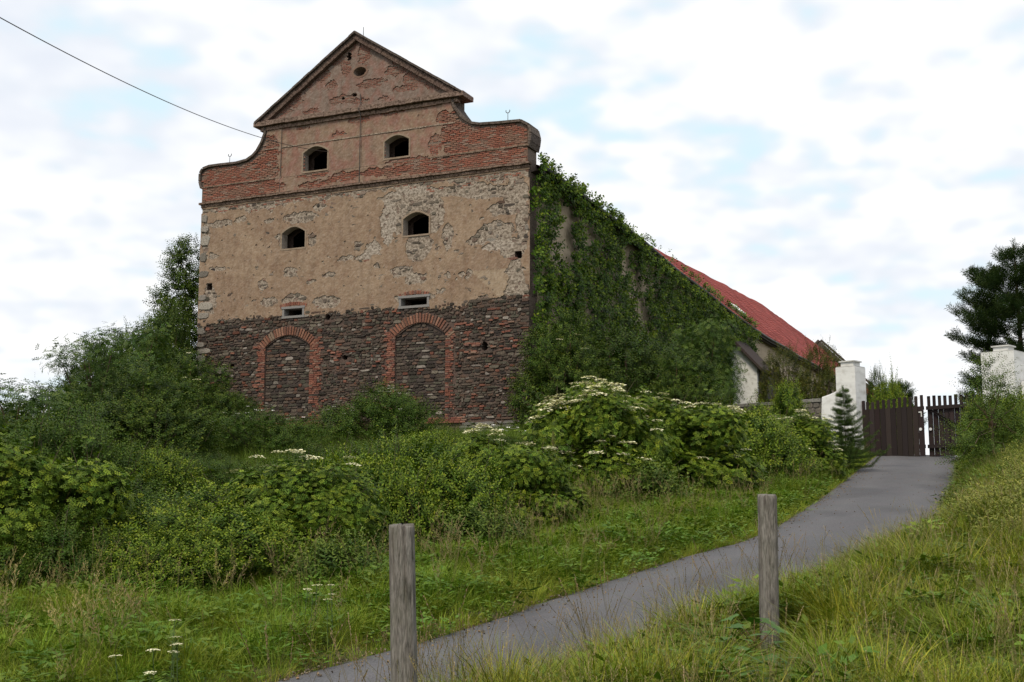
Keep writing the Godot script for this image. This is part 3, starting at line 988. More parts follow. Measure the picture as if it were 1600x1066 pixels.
func build_mouldings(b: Node3D, at0: Transform3D) -> void:
	var a := Acc.new()
	var g := Color(0.26, 0.19, 0.145)
	strip(a, PackedVector2Array([Vector2(-0.1, 13.27), Vector2(FW + 0.1, 13.27)]), 0.0, 0.085, -0.1, 0.17, Color(0.27, 0.19, 0.15), 0.018)
	strip(a, PackedVector2Array([Vector2(-0.04, 13.15), Vector2(FW + 0.04, 13.15)]), 0.0, 0.115, -0.1, 0.075, Color(0.285, 0.20, 0.155), 0.012)
	part("main_cornice", shifted(a, at0).mesh(), M.rough, b)
	a = Acc.new()
	strip(a, PackedVector2Array([Vector2(-0.06, 14.0), Vector2(4.2, 14.0)]), 0.0, 0.07, -0.1, 0.125, g, 0.012)
	strip(a, PackedVector2Array([Vector2(11.3, 14.0), Vector2(FW + 0.06, 14.0)]), 0.0, 0.07, -0.1, 0.125, g, 0.012)
	strip(a, PackedVector2Array([Vector2(4.3, 14.0), Vector2(11.2, 14.0)]), 0.0, 0.04, -0.1, 0.098, g, 0.008)
	strip(a, PackedVector2Array([Vector2(3.2, 15.36), Vector2(12.5, 15.36)]), 0.0, 0.05, -0.1, 0.065, Color(0.36, 0.29, 0.23), 0.008)
	part("string_course", shifted(a, at0).mesh(), M.rough, b)
	a = Acc.new()
	strip(a, PackedVector2Array([Vector2(3.05, 16.22), Vector2(12.66, 16.22)]), 0.0, 0.17, -0.1, 0.11, Color(0.29, 0.20, 0.155), 0.014)
	strip(a, PackedVector2Array([Vector2(2.78, 16.40), Vector2(12.96, 16.40)]), 0.0, 0.20, -0.7, 0.27, Color(0.25, 0.18, 0.145), 0.02)
	part("pediment_cornice", shifted(a, at0).mesh(), M.rough, b)
	a = Acc.new()
	var dark := Color(0.165, 0.115, 0.095)
	var peak := Vector2(7.85, 19.92)
	strip(a, PackedVector2Array([Vector2(12.9, 16.58), peak]), -0.02, 0.07, -0.85, 0.30, Color(0.13, 0.105, 0.092), 0.012)
	strip(a, PackedVector2Array([peak, Vector2(2.84, 16.6)]), -0.02, 0.07, -0.85, 0.30, Color(0.13, 0.105, 0.092), 0.012)
	strip(a, PackedVector2Array([Vector2(12.86, 16.58), peak]), 0.07, 0.30, -0.1, 0.20, dark, 0.014)
	strip(a, PackedVector2Array([peak, Vector2(2.88, 16.6)]), 0.07, 0.30, -0.1, 0.20, dark, 0.014)
	flip_fix(a)
	part("raking_cornice", shifted(a, at0).mesh(), M.rough, b)
	# dark cement coping over the curved shoulders
	for s in 2:
		a = Acc.new()
		var path := PackedVector2Array()
		for i in (range(2, 14) if s == 0 else range(17, 30)):
			path.append(gable[i])
		strip(a, path, -0.09, 0.012, -0.85, 0.13, Color(0.155, 0.125, 0.108), 0.006, 0.5)
		flip_fix(a)
		part("coping", shifted(a, at0).mesh(), M.rough, b)
	# lightning conductor down the gable and three rods
	a = Acc.new()
	a.tube(PackedVector3Array([Vector3(8.12, 13.3, 0.15), Vector3(8.12, 14.0, 0.14), Vector3(8.13, 16.3, 0.14), Vector3(8.12, 16.45, 0.31), Vector3(8.11, 16.75, 0.12), Vector3(8.06, 17.2, 0.08)]), PackedFloat32Array([0.018, 0.018, 0.018, 0.018, 0.018, 0.018]), 5, Color(0.07, 0.06, 0.055))
	a.tube(PackedVector3Array([Vector3(4.15, 13.4, 0.13), Vector3(4.15, 15.3, 0.07), Vector3(4.15, 16.2, 0.07)]), PackedFloat32Array([0.014, 0.014, 0.014]), 5, Color(0.10, 0.08, 0.07))
	part("lightning_conductor", shifted(a, at0).mesh(), M.metal, b)
	for q in [[7.9, 19.9, 0.42, 0], [1.12, 14.95, 0.5, 1], [14.66, 15.05, 0.55, 1]]:
		a = Acc.new()
		var p := Vector3(q[0], q[1], -0.35)
		var up: float = q[2]
		a.tube(PackedVector3Array([p, p + Vector3(0, up, 0)]), PackedFloat32Array([0.016, 0.012]), 5, Color(0.10, 0.10, 0.10))
		if q[3]:
			var pts := PackedVector3Array()
			var r := PackedFloat32Array()
			for i in 9:
				var an := lerpf(-1.0, 1.0, i / 8.0) * 2.0 - PI / 2
				pts.append(p + Vector3(cos(an) * 0.085, up + 0.085 + sin(an) * 0.085, 0))
				r.append(0.016)
			a.tube(pts, r, 5, Color(0.10, 0.10, 0.10))
		part("lightning_rod", shifted(a, at0).mesh(), M.metal, b)

# strips that run leftwards come out inside out: make every outline turn the same way
func flip_fix(_a: Acc) -> void:
	pass

# ---------------------------------------------------------------- plants
# a folded leaf of two faces
func leaf(a: Acc, p: Vector3, dir: Vector3, nor: Vector3, l: float, w: float, col: Color, droop := 0.12) -> void:
	var side := dir.cross(nor).normalized()
	var m := p + dir * l * 0.42 - nor * w * 0.12
	var tip := p + dir * l - nor * l * droop
	a.tri(p, m + side * w * 0.5, tip, col)
	a.tri(p, tip, m - side * w * 0.5, col)

func shade(c: Color, lo: float, hi: float) -> Color:
	var s := rng.randf_range(lo, hi)
	return Color(c.r * s * rng.randf_range(0.9, 1.15), c.g * s, c.b * s * rng.randf_range(0.85, 1.15))

# one shoot growing along +Y: kinds are "simple", "compound", "needle", "ivy"
func shoot(kind: String, l: float, leaf_l: float, leaf_w: float, count: int, base: Color, tip: Color) -> Acc:
	var a := Acc.new()
	var turn := rng.randf() * TAU
	var bend := Vector3(rng.randf_range(-0.2, 0.2), 0, rng.randf_range(-0.2, 0.2))
	if kind == "compound":
		for i in count:
			var f := (i + 0.3) / count
			turn += 2.4
			var p := (Vector3(0, 1, 0) + bend * f) * l * f
			var out := Vector3(cos(turn), 0, sin(turn))
			var dir := (out * 0.9 + Vector3(0, rng.randf_range(0.1, 0.6), 0)).normalized()
			var nor := (Vector3(0, 1, 0) - dir * dir.y).normalized()
			var side := dir.cross(nor)
			var rl := leaf_l * rng.randf_range(2.0, 2.7)
			var c := shade(base.lerp(tip, pow(f, 2.0) * rng.randf()), 0.75, 1.25)
			for k in 3:
				var q := p + dir * rl * (0.35 + 0.25 * k) - nor * rl * 0.08 * k
				for s in [-1.0, 1.0]:
					leaf(a, q, (dir * 0.45 + side * s).normalized(), nor, leaf_l * rng.randf_range(0.8, 1.1), leaf_w, c * rng.randf_range(0.88, 1.12))
			leaf(a, p + dir * rl * 0.9 - nor * rl * 0.2, dir, nor, leaf_l * 1.1, leaf_w, c)
	elif kind == "needle":
		for i in count:
			var f := float(i) / count
			turn += 2.4
			var out := Vector3(cos(turn), 0, sin(turn))
			var dir := (out + Vector3(0, rng.randf_range(0.35, 0.9), 0)).normalized()
			leaf(a, Vector3(0, l * f, 0), dir, Vector3(0, 1, 0).cross(out).normalized(), leaf_l * rng.randf_range(0.8, 1.1), leaf_w, shade(base.lerp(tip, f * rng.randf()), 0.7, 1.25), 0.0)
	else:
		for i in count:
			var f := (i + 0.4) / count
			turn += 2.4
			var out := Vector3(cos(turn), 0, sin(turn))
			var dir := (out * 0.9 + Vector3(0, lerpf(0.15, 0.8, f), 0)).normalized()
			var nor := (Vector3(0, 1, 0) - dir * dir.y * 0.9 + Vector3(rng.randf_range(-0.3, 0.3), 0, rng.randf_range(-0.3, 0.3))).normalized()
			var s := rng.randf_range(0.75, 1.15) * lerpf(1.0, 0.72, f * f)
			leaf(a, (Vector3(0, 1, 0) + bend * f) * l * f + out * 0.01, dir, nor, leaf_l * s, leaf_w * s, shade(base.lerp(tip, pow(f, 2.2) * rng.randf_range(0.4, 1.0)), 0.72, 1.28))
	return a

func shoots(n: int, kind: String, l: float, leaf_l: float, leaf_w: float, count: int, base: Color, tip: Color) -> Array:
	var out := []
	base = Color(base.r * 1.0, base.g * 1.05, base.b * 0.75)
	tip = Color(tip.r * 1.40, tip.g * 1.38, tip.b * 0.85)
	for i in n:
		out.append(shoot(kind, l * rng.randf_range(0.8, 1.2), leaf_l, leaf_w, count, shade(base, 0.82, 1.2), shade(tip, 0.85, 1.15)))
	return out

func basis_along(y: Vector3, spin: float, s: float) -> Basis:
	var x := y.cross(Vector3(0.37, 0.11, 0.92)).normalized()
	var z := x.cross(y)
	return Basis(x * cos(spin) + z * sin(spin), y, z * cos(spin) - x * sin(spin)).scaled_local(Vector3.ONE * s)

func unit() -> Vector3:
	var z := rng.randf_range(-1, 1)
	var t := rng.randf() * TAU
	var r := sqrt(1.0 - z * z)
	return Vector3(r * cos(t), z, r * sin(t))

# lobes of a bush: [centre, radius]
func dome(rx: float, h: float, n: int, slim := 1.0) -> Array:
	var out := []
	for i in n:
		var t := i * 2.4 + rng.randf_range(-0.4, 0.4)
		var q := sqrt((i + 0.3) / n)
		var r := rng.randf_range(0.26, 0.42) * minf(rx, h * 0.7)
		var y: float = rng.randf_range(0.22, 0.98 - 0.42 * q * q) * h
		out.append([Vector3(cos(t) * maxf(0.0, rx - r) * q * slim, minf(y, h - r), sin(t) * maxf(0.0, rx - r) * q * slim), r])
	for i in n / 2:      # a skirt near the ground
		var t := i * TAU / (n / 2) + rng.randf()
		var r := rng.randf_range(0.24, 0.36) * minf(rx, h)
		out.append([Vector3(cos(t) * (rx - r) * 0.92, r * 0.7, sin(t) * (rx - r) * 0.92), r])
	return out

# the crown's leaves; returns [mesh, tips] with tips as upward points of the outer shell
func crown(lobes: Array, set_of: Array, n: int, up: float, loose: float, sizes := Vector2(0.8, 1.2)) -> Array:
	var a := Acc.new()
	var tips := []
	var weight := PackedFloat32Array()
	var total := 0.0
	for l in lobes:
		total += l[1] * l[1]
		weight.append(total)
	var made := 0
	var tries := 0
	while made < n and tries < n * 8:
		tries += 1
		var k := weight.bsearch(rng.randf() * total)
		var l: Array = lobes[mini(k, lobes.size() - 1)]
		var d := unit()
		if d.y < -0.55: continue
		var p: Vector3 = l[0] + d * l[1] * (1.0 - loose * pow(rng.randf(), 1.6)) * rng.randf_range(0.96, 1.08)
		if p.y < 0.02: continue
		var hidden := false
		for o in lobes:
			if o != l and p.distance_to(o[0]) < o[1] * 0.72:
				hidden = true
				break
		if hidden: continue
		if loose < 0.6 and nb.get_noise_3d(p.x * 1.7, p.y * 1.7, p.z * 1.7) < -0.13 and rng.randf() < 0.85: continue
		var g := (d * 0.8 + Vector3(0, up, 0) + unit() * 0.4).normalized()
		a.put(set_of[rng.randi() % set_of.size()], Transform3D(basis_along(g, rng.randf() * TAU, rng.randf_range(sizes.x, sizes.y)), p))
		made += 1
		if d.y > 0.25: tips.append([p, (d + Vector3(0, 0.8, 0)).normalized()])
	# long sprays and bare twigs that break the outline
	if tips.size() > 60 and loose < 0.6:
		for k in 46:
			var q: Array = tips[rng.randi() % tips.size()]
			var g := ((q[1] as Vector3) * 0.7 + Vector3(0, 0.55, 0) + unit() * 0.45).normalized()
			var length := rng.randf_range(0.22, 0.62)
			var p0: Vector3 = q[0]
			var out := Vector3(g.x, 0, g.z) * 0.5
			a.tube(PackedVector3Array([p0 - g * 0.2, p0 + g * length * 0.6, p0 + (g + out * 0.4) * length]), PackedFloat32Array([0.007, 0.005, 0.002]), 4, Color(0.10, 0.085, 0.05), false)
			if k % 6 == 0: continue
			for s in 4:
				a.put(set_of[rng.randi() % set_of.size()], Transform3D(basis_along((g + unit() * 0.5).normalized(), rng.randf() * TAU, rng.randf_range(0.5, 0.85)), p0 + (g + out * 0.3 * s / 3.0) * length * (0.25 + 0.22 * s)))
	return [a.mesh(), tips]

func limbs(lobes: Array, r0: float, col: Color, trunk := 0.0) -> ArrayMesh:
	var a := Acc.new()
	var top := Vector3(0, trunk, 0)
	if trunk > 0.0:
		a.tube(PackedVector3Array([Vector3(0, -0.3, 0), Vector3(0.03, trunk * 0.5, 0.02), top]), PackedFloat32Array([r0 * 1.5, r0 * 1.15, r0]), 7, col)
	for i in mini(lobes.size(), 16):
		var c: Vector3 = lobes[i][0]
		var s := top if trunk > 0.0 else Vector3(rng.randf_range(-0.15, 0.15), -0.15, rng.randf_range(-0.15, 0.15))
		if trunk > 0.0: s.y *= rng.randf_range(0.45, 1.0)
		var m := s.lerp(c, 0.5) + Vector3(rng.randf_range(-0.12, 0.12), rng.randf_range(0.0, 0.2), rng.randf_range(-0.12, 0.12))
		a.tube(PackedVector3Array([s, m, c, c + (c - s).normalized() * lobes[i][1] * 0.6]), PackedFloat32Array([r0 * 0.7, r0 * 0.5, r0 * 0.3, r0 * 0.1]), 5, shade(col, 0.8, 1.2), false)
	return a.mesh()

var kinds := {}      # name -> {rx, h, crown, tips, stems}

func make_kind(called: String, rx: float, h: float, lobes: Array, set_of: Array, n: int, up := 0.45, loose := 0.3, r0 := 0.035, trunk := 0.0, sizes := Vector2(0.8, 1.2)) -> void:
	var k := crown(lobes, set_of, n, up, loose, sizes)
	kinds[called] = {"rx": rx, "h": h, "crown": k[0], "tips": k[1], "stems": limbs(lobes, r0, Color(0.10, 0.075, 0.05), trunk)}

func make_kinds() -> void:
	var elder := shoots(16, "compound", 0.16, 0.043, 0.022, 5, Color(0.050, 0.094, 0.013), Color(0.155, 0.205, 0.028))
	var privet := shoots(16, "simple", 0.26, 0.062, 0.030, 15, Color(0.044, 0.086, 0.012), Color(0.165, 0.215, 0.028))
	var briar := shoots(12, "simple", 0.32, 0.055, 0.032, 14, Color(0.034, 0.066, 0.011), Color(0.066, 0.100, 0.017))
	var dark := shoots(12, "simple", 0.34, 0.085, 0.048, 13, Color(0.026, 0.050, 0.011), Color(0.044, 0.070, 0.015))
	var ash := shoots(12, "compound", 0.42, 0.085, 0.030, 5, Color(0.040, 0.074, 0.022), Color(0.075, 0.115, 0.030))
	var fine := shoots(12, "simple", 0.36, 0.048, 0.024, 18, Color(0.050, 0.090, 0.020), Color(0.095, 0.130, 0.030))
	var weed := shoots(12, "simple", 0.40, 0.10, 0.040, 14, Color(0.052, 0.092, 0.020), Color(0.100, 0.140, 0.032))
	for i in 2:
		make_kind("elder%d" % i, 1.5, 2.0, dome(1.5, 2.0, 15), elder, 4700)
		make_kind("privet%d" % i, 1.25, 1.5, dome(1.25, 1.5, 15), privet, 3000)
		make_kind("briar%d" % i, 1.7, 1.7, dome(1.7, 1.7, 17), briar, 2500, 0.25, 0.4)
	var broad := shoots(14, "simple", 0.34, 0.080, 0.044, 15, Color(0.031, 0.059, 0.012), Color(0.078, 0.112, 0.020))
	var rusty := shoots(12, "simple", 0.30, 0.07, 0.036, 14, Color(0.050, 0.066, 0.014), Color(0.090, 0.082, 0.022))
	make_kind("hedge", 1.6, 3.4, dome(1.6, 3.4, 22), rusty, 2800, 0.3, 0.3, 0.05)
	make_kind("big_bush", 1.8, 4.0, dome(1.8, 4.0, 24), broad, 3600, 0.35, 0.35, 0.05)
	make_kind("dark", 2.2, 3.8, dome(2.2, 3.8, 20), dark, 3000, 0.2, 0.35, 0.06)
	make_kind("ash", 1.8, 4.6, dome(1.7, 4.6, 20), ash, 1700, 0.15, 0.5, 0.06, 1.6)
	make_kind("open_ash", 1.4, 3.6, dome(1.4, 3.6, 13, 1.1), ash, 620, 0.35, 0.8, 0.045, 1.0, Vector2(0.7, 1.1))
	make_kind("weed", 0.9, 1.0, dome(0.9, 1.0, 12), weed, 700, 0.7, 0.6, 0.02)
	var tall := []
	for i in 34:
		var f := i / 33.0
		var r := lerpf(0.95, 0.28, f) * rng.randf_range(0.8, 1.15)
		var t := i * 2.4
		var w := lerpf(1.8, 0.12, pow(f, 0.9))
		tall.append([Vector3(cos(t) * w, 0.4 + f * 8.0, sin(t) * w), r])
	make_kind("column", 2.4, 8.6, tall, broad, 8000, 0.3, 0.5, 0.08, 5.0)
	var young := []
	for i in 20:
		var f := i / 19.0
		var t := i * 2.4
		var w := lerpf(0.78, 0.08, f)
		young.append([Vector3(cos(t) * w, 0.25 + f * 2.5, sin(t) * w), lerpf(0.40, 0.18, f) * rng.randf_range(0.8, 1.2)])
	make_kind("young", 1.05, 3.0, young, fine, 1000, 0.3, 0.7, 0.03, 1.6)

# stand a bush of a kind at a place: width and height in metres
func bush(kind: String, called: String, x: float, d: float, top: float, width: float, label: String, category := "bush", group := "", turn := -1.0) -> Node3D:
	var k: Dictionary = kinds[kind]
	var base := on_ground(x, d, 0.04)
	var o := thing(called, label, category, base, 0.0, group)
	var sx: float = width / (2.0 * k.rx)
	var sy: float = (top - base.y) / k.h
	var spin := rng.randf() * TAU if turn < 0.0 else turn
	var t := Transform3D(Basis(Vector3.UP, spin).scaled(Vector3(sx, sy, sx)), Vector3.ZERO)
	var c := part("crown", k.crown, M.leaf, o, "stuff")
	c.transform = t
	part("stems" if category != "tree" else "trunk", k.stems, M.bark, o).transform = t
	o.set_meta("shape", kind)
	return o

var flower_heads := []
func make_flowers() -> void:
	for i in 3:
		var a := Acc.new()
		a.tube(PackedVector3Array([Vector3(0, -0.14, 0), Vector3(0, -0.03, 0)]), PackedFloat32Array([0.006, 0.005]), 4, Color(0.10, 0.15, 0.04), false)
		for k in 45:
			var r := sqrt(rng.randf()) * 0.105
			var t := rng.randf() * TAU
			var p := Vector3(cos(t) * r, 0.018 - r * r * 2.2 + rng.randf_range(-0.008, 0.008), sin(t) * r * 0.9)
			var s := rng.randf_range(0.008, 0.014)
			var q := Basis(Vector3.UP, rng.randf() * TAU).rotated(Vector3(1, 0, 0), rng.randf_range(-0.5, 0.5))
			var c := Color(0.80, 0.77, 0.52) * rng.randf_range(0.85, 1.05)
			a.quad(p + q * Vector3(-s, 0, -s), p + q * Vector3(-s, 0, s), p + q * Vector3(s, 0, s), p + q * Vector3(s, 0, -s), c)
		flower_heads.append(a.mesh())
	var b := Acc.new()
	for k in 5:
		var t := TAU * k / 5
		leaf(b, Vector3.ZERO, Vector3(cos(t), 0.25, sin(t)).normalized(), Vector3.UP, 0.034, 0.03, Color(0.82, 0.80, 0.76), 0.0)
	flower_heads.append(b.mesh())

# flower heads on the upward shell; `toward` picks the part of the crown that bears them
func bloom(o: Node3D, n: int, which: int, size: float, toward := Vector3(0, 0.4, 0.6), spread := 0.2) -> void:
	var k: Dictionary = kinds[o.get_meta("shape")]
	var t: Transform3D = (o.get_node("crown") as Node3D).transform
	var made := 0
	var tries := 0
	while made < n and tries < 900:
		tries += 1
		var q: Array = k.tips[rng.randi() % k.tips.size()]
		var p: Vector3 = t * (q[0] as Vector3)
		var top: float = k.h * t.basis.y.length()
		var rel := Vector3(p.x / (k.rx * t.basis.x.length()), p.y / top * 2.0 - 1.0, p.z / (k.rx * t.basis.x.length()))
		if rel.dot(toward.normalized()) < spread: continue
		var nrm := (t.basis * (q[1] as Vector3)).normalized()
		nrm = (nrm * 0.25 + Vector3(0, 1, 0)).normalized()
		var f := part("flower_head" if which < 3 else "flower", flower_heads[(which + rng.randi() % 3) % 3 if which < 3 else 3], M.petal, o)
		f.transform = Transform3D(basis_along(nrm, rng.randf() * TAU, size * rng.randf_range(0.75, 1.2)), p + nrm * 0.24 * sqrt(size))
		made += 1

func conifer(called: String, x: float, d: float, h: float, width: float, label: String, whorls: int, needle: float, thick: float, c0: Color, c1: Color, clumpy: bool, seed_: int, bare := 0.0) -> Node3D:
	rng.seed = seed_
	var o := thing(called, label, "tree", on_ground(x, d, 0.05))
	var tr := Acc.new()
	tr.tube(PackedVector3Array([Vector3(0, -0.2, 0), Vector3(0.02 * h / 3, h * 0.5, 0), Vector3(0, h * 0.985, 0)]), PackedFloat32Array([thick, thick * 0.6, thick * 0.12]), 8, Color(0.085, 0.06, 0.045))
	var fo := Acc.new()
	var set_of := shoots(8, "needle", needle * 2.2, needle, needle * 0.14, 26, c0, c1)
	for i in whorls:
		var f := (i + 0.5) / whorls
		var y := lerpf(h * (0.04 + bare), h * 0.95, pow(f, 0.9))
		var reach := width * 0.5 * pow(1.0 - f, 0.85 if clumpy else 1.25) * (1.0 if not clumpy else rng.randf_range(0.7, 1.15)) + 0.05 * width
		if clumpy: reach = width * 0.5 * minf(1.0, 1.7 * (1.0 - f) + 0.12) * rng.randf_range(0.6, 1.1)
		var n := rng.randi_range(5, 7)
		var t0 := rng.randf() * TAU
		for k in n:
			var t := t0 + TAU * k / n + rng.randf_range(-0.25, 0.25)
			var out := Vector3(cos(t), 0, sin(t))
			var r := reach * rng.randf_range(0.8, 1.1)
			var p0 := Vector3(0, y + rng.randf_range(-0.5, 0.5) * h / whorls, 0)
			var p1 := p0 + out * r * 0.55 + Vector3(0, r * (0.02 if not clumpy else 0.10), 0)
			var p2 := p0 + out * r + Vector3(0, r * (rng.randf_range(0.1, 0.45) if not clumpy else 0.32), 0)
			tr.tube(PackedVector3Array([p0, p1, p2]), PackedFloat32Array([thick * 0.22 * (1.1 - f), thick * 0.14 * (1.1 - f), 0.004]), 4, Color(0.09, 0.062, 0.045), false)
			var m := maxi(3, int(r / (needle * (0.9 if not clumpy else 0.55))))
			for s in m:
				var g := (s + 0.6) / m
				if clumpy and g < 0.35: continue
				var p := p0.lerp(p1, g / 0.55) if g < 0.55 else p1.lerp(p2, (g - 0.55) / 0.45)
				var along := (p2 - p0).normalized()
				var across := along.cross(Vector3.UP).normalized()
				for e in ([-1.0, 0.0, 1.0] if not clumpy else [-1.0, -0.5, 0.2, 0.7, 1.0]):
					var dir: Vector3 = (along * 0.8 + across * e * 0.9 + Vector3(0, 0.2 if not clumpy else 0.55, 0) + unit() * 0.4).normalized()
					var pp: Vector3 = p + (across * e * r * 0.22 * (1.0 - g * 0.6) + unit() * needle * 1.2 if clumpy else across * e * 0.02)
					fo.put(set_of[rng.randi() % 8], Transform3D(basis_along(dir, rng.randf() * TAU, rng.randf_range(0.8, 1.25) * (1.0 - 0.3 * g if not clumpy else 1.0)), pp))
	for k in 5:
		fo.put(set_of[k], Transform3D(basis_along((Vector3.UP + unit() * 0.2).normalized(), k, 0.9), Vector3(0, h * (0.93 + 0.012 * k), 0)))
	part("trunk", tr.mesh(), M.bark, o)
	part("crown", fo.mesh(), M.leaf, o, "stuff")
	return o

func build_ivy(host: Node3D) -> void:
	var o := thing("ivy", "dark green ivy and creeper covering the long side wall up to the eaves", "climbing plant", host.position + Vector3(FW, 0, 0).rotated(Vector3.UP, -YAW), -YAW)
	var set_of := shoots(18, "ivy", 0.34, 0.15, 0.115, 9, Color(0.044, 0.094, 0.010), Color(0.112, 0.158, 0.018))
	var deep := shoots(10, "ivy", 0.34, 0.15, 0.115, 9, Color(0.030, 0.064, 0.010), Color(0.054, 0.090, 0.014))
	var a := Acc.new()
	var n := 0
	while n < 12500:
		var t := rng.randf_range(-0.05, 37.0)
		var top := eave_at(t) + 0.12 + 0.25 * na.get_noise_2d(t * 1.1, 3.0) - 0.50 * ss(9.0, 15.0, t)
		var v := rng.randf_range(2.2, top)
		# strips where the wall shows through
		var wob := 0.35 * nb.get_noise_2d(t * 1.2, v * 0.8)
		var gap := false
		for g in [[3.3, 9.9, 12.4, 0.8, -0.1], [11.0, 10.9, 12.3, 0.8, -0.2], [12.2, 8.6, 11.2, 0.75, 0.5], [14.3, 10.5, 11.6, 0.5, 0.2], [6.0, 11.4, 12.5, 0.3, 0.0]]:
			if v > g[1] and v < g[2] and absf(t + wob - g[0] - g[4] * (g[2] - v)) < g[3]:
				gap = true
		if gap or t > 34.0 and v < 8.0 + 0.5 * (t - 34.0): continue
		var lump := 0.5 + 0.5 * na.get_noise_2d(t * 0.8 + 4.0, v * 0.55)
		var z := 0.05 + 0.75 * lump * lump * rng.randf_range(0.55, 1.05)
		if v > top - 0.6: z = 0.3 + z * 0.5
		var g := Vector3(0.75, rng.randf_range(-0.15, 0.7), rng.randf_range(-0.1, 0.5)).normalized()
		g = (g + unit() * 0.35).normalized()
		var pick: Array = deep if nb.get_noise_2d(t * 0.55, v * 0.55 + 80.0) > 0.12 and v < top - 0.7 else set_of
		a.put(pick[rng.randi() % pick.size()], Transform3D(basis_along(g, rng.randf() * TAU, rng.randf_range(0.7, 1.25)), Vector3(z, v - VB, -t)))
		n += 1
	# shoots that spill over the gutter on to the tiles
	for k in 900:
		var t := 36.0 - 35.8 * pow(rng.randf(), 1.35)
		if t > 10.0 and rng.randf() < 0.75: continue
		if na.get_noise_2d(t * 0.9, 77.0) < (0.12 if t < 14.0 else -0.12) and t < 22.0: continue
		var up := rng.randf() * (0.25 - 0.22 * ss(8.0, 14.0, t))
		a.put(set_of[rng.randi() % 18], Transform3D(basis_along((Vector3(0.35, 0.9, 0.2) + unit() * 0.5).normalized(), rng.randf() * TAU, rng.randf_range(0.7, 1.2)), Vector3(0.55 - up * 0.9, eave_at(t) - VB + up * 0.6, -t)))
	var f := part("foliage", a.mesh(), M.leaf, o, "stuff")
	f.name = "foliage"
	var st := Acc.new()
	for k in 12:
		var t := 1.0 + k * 2.9 + rng.randf()
		st.tube(PackedVector3Array([Vector3(0.06, 0.0, -t), Vector3(0.07, 3.5, -t - rng.randf_range(-0.6, 0.6)), Vector3(0.06, 8.0, -t - rng.randf_range(-0.9, 0.9))]), PackedFloat32Array([0.05, 0.035, 0.015]), 5, Color(0.09, 0.065, 0.045), false)
	part("stems", st.mesh(), M.bark, o)

# ---------------------------------------------------------------- grasses
func tuft(blades: int, h: float, w: float, spread: float, lean: float, c0: Color, c1: Color, segs := 3) -> ArrayMesh:
	var a := Acc.new()
	for i in blades:
		var t := rng.randf() * TAU
		var out := Vector3(cos(t), 0, sin(t))
		var p := out * spread * sqrt(rng.randf())
		var hh := h * rng.randf_range(0.55, 1.15)
		var l := lean * rng.randf_range(0.2, 1.2)
		var side := Vector3(-sin(t + rng.randf_range(-0.8, 0.8)), 0, cos(t)).normalized()
		var col := shade(c0.lerp(c1, rng.randf()), 0.8, 1.2)
		var ww := w * rng.randf_range(0.7, 1.2)
		var prev_l := p - side * ww * 0.5
		var prev_r := p + side * ww * 0.5
		for s in segs:
			var f := (s + 1.0) / segs
			var q := p + Vector3(0, hh * (f - 0.35 * l * f * f), 0) + out * hh * l * f * f
			if s == segs - 1:
				a.tri(prev_l, q, prev_r, col)
			else:
				var k := ww * (1.0 - f * 0.6) * 0.5
				a.quad(prev_l, q - side * k, q + side * k, prev_r, col)
				prev_l = q - side * k
				prev_r = q + side * k
	return a.mesh()

func seed_grass(stems: int, h: float, c_stem: Color, c_head: Color, head: float, plume: bool) -> ArrayMesh:
	var a := Acc.new()
	for i in stems:
		var t := rng.randf() * TAU
		var out := Vector3(cos(t), 0, sin(t))
		var p := out * 0.07 * rng.randf()
		var hh := h * rng.randf_range(0.65, 1.12)
		var l := rng.randf_range(0.05, 0.4)
		var pts := []
		for s in 5:
			var f := s / 4.0
			pts.append(p + Vector3(0, hh * (f - 0.25 * l * f * f), 0) + out * hh * l * f * f)
		var side := Vector3(-out.z, 0, out.x)
		for s in 4:
			a.quad(pts[s] - side * 0.0012, pts[s + 1] - side * 0.0010, pts[s + 1] + side * 0.0010, pts[s] + side * 0.0012, c_stem)
			a.quad(pts[s] - out * 0.0012, pts[s + 1] - out * 0.0010, pts[s + 1] + out * 0.0010, pts[s] + out * 0.0012, c_stem)
		var dir: Vector3 = (pts[4] - pts[3]).normalized()
		for k in (16 if plume else 9):
			var f := k / (15.0 if plume else 8.0)
			var q: Vector3 = pts[4] - dir * head * (1.0 - f)
			var o := unit()
			var ln := head * (0.28 * (1.0 - f * 0.6) if plume else 0.13)
			leaf(a, q, (dir + o * (0.7 if plume else 0.28)).normalized(), o.cross(dir).normalized(), ln, 0.007 if plume else 0.008, shade(c_head, 0.8, 1.2), 0.05)
	return a.mesh()

# grit, crumbs of earth and old leaves along the lane's edges
func litter() -> void:
	var mesh := Acc.new()
	mesh.block(oval(0, 0, 0.011, 0.008, 6), -0.006, 0.008, 0.003, Color(0.16, 0.145, 0.12))
	var xf := []
	var cols := PackedColorArray()
	for k in 2400:
		var d := 7.0 + 33.0 * pow(rng.randf(), 1.5)
		var f := absf(rng.randfn(0.0, 0.10))
		if rng.randf() < 0.12: f = rng.randf()
		var x := lane_left(d) + lane_w(d) * (f if rng.randf() < 0.65 else 1.0 - f) / lane_cos(d)
		var s := rng.randf_range(0.3, 1.1)
		xf.append(Transform3D(Basis(unit(), rng.randf() * TAU).scaled(Vector3(s, s, s)), Vector3(x, rise(d) + 0.02 + 0.026 * (1.0 - pow(2.0 * f - 1.0, 2.0)), -d)))
		cols.append(Color(1, 1, 1).lerp(Color(1.3, 0.95, 0.6), rng.randf()) * rng.randf_range(0.5, 1.5))
	tag(copies("lane_grit", mesh.mesh(), M.bark, self, xf, cols), "loose grit, earth crumbs and dry leaf bits along the edges of the lane", "gravel", "", "stuff")

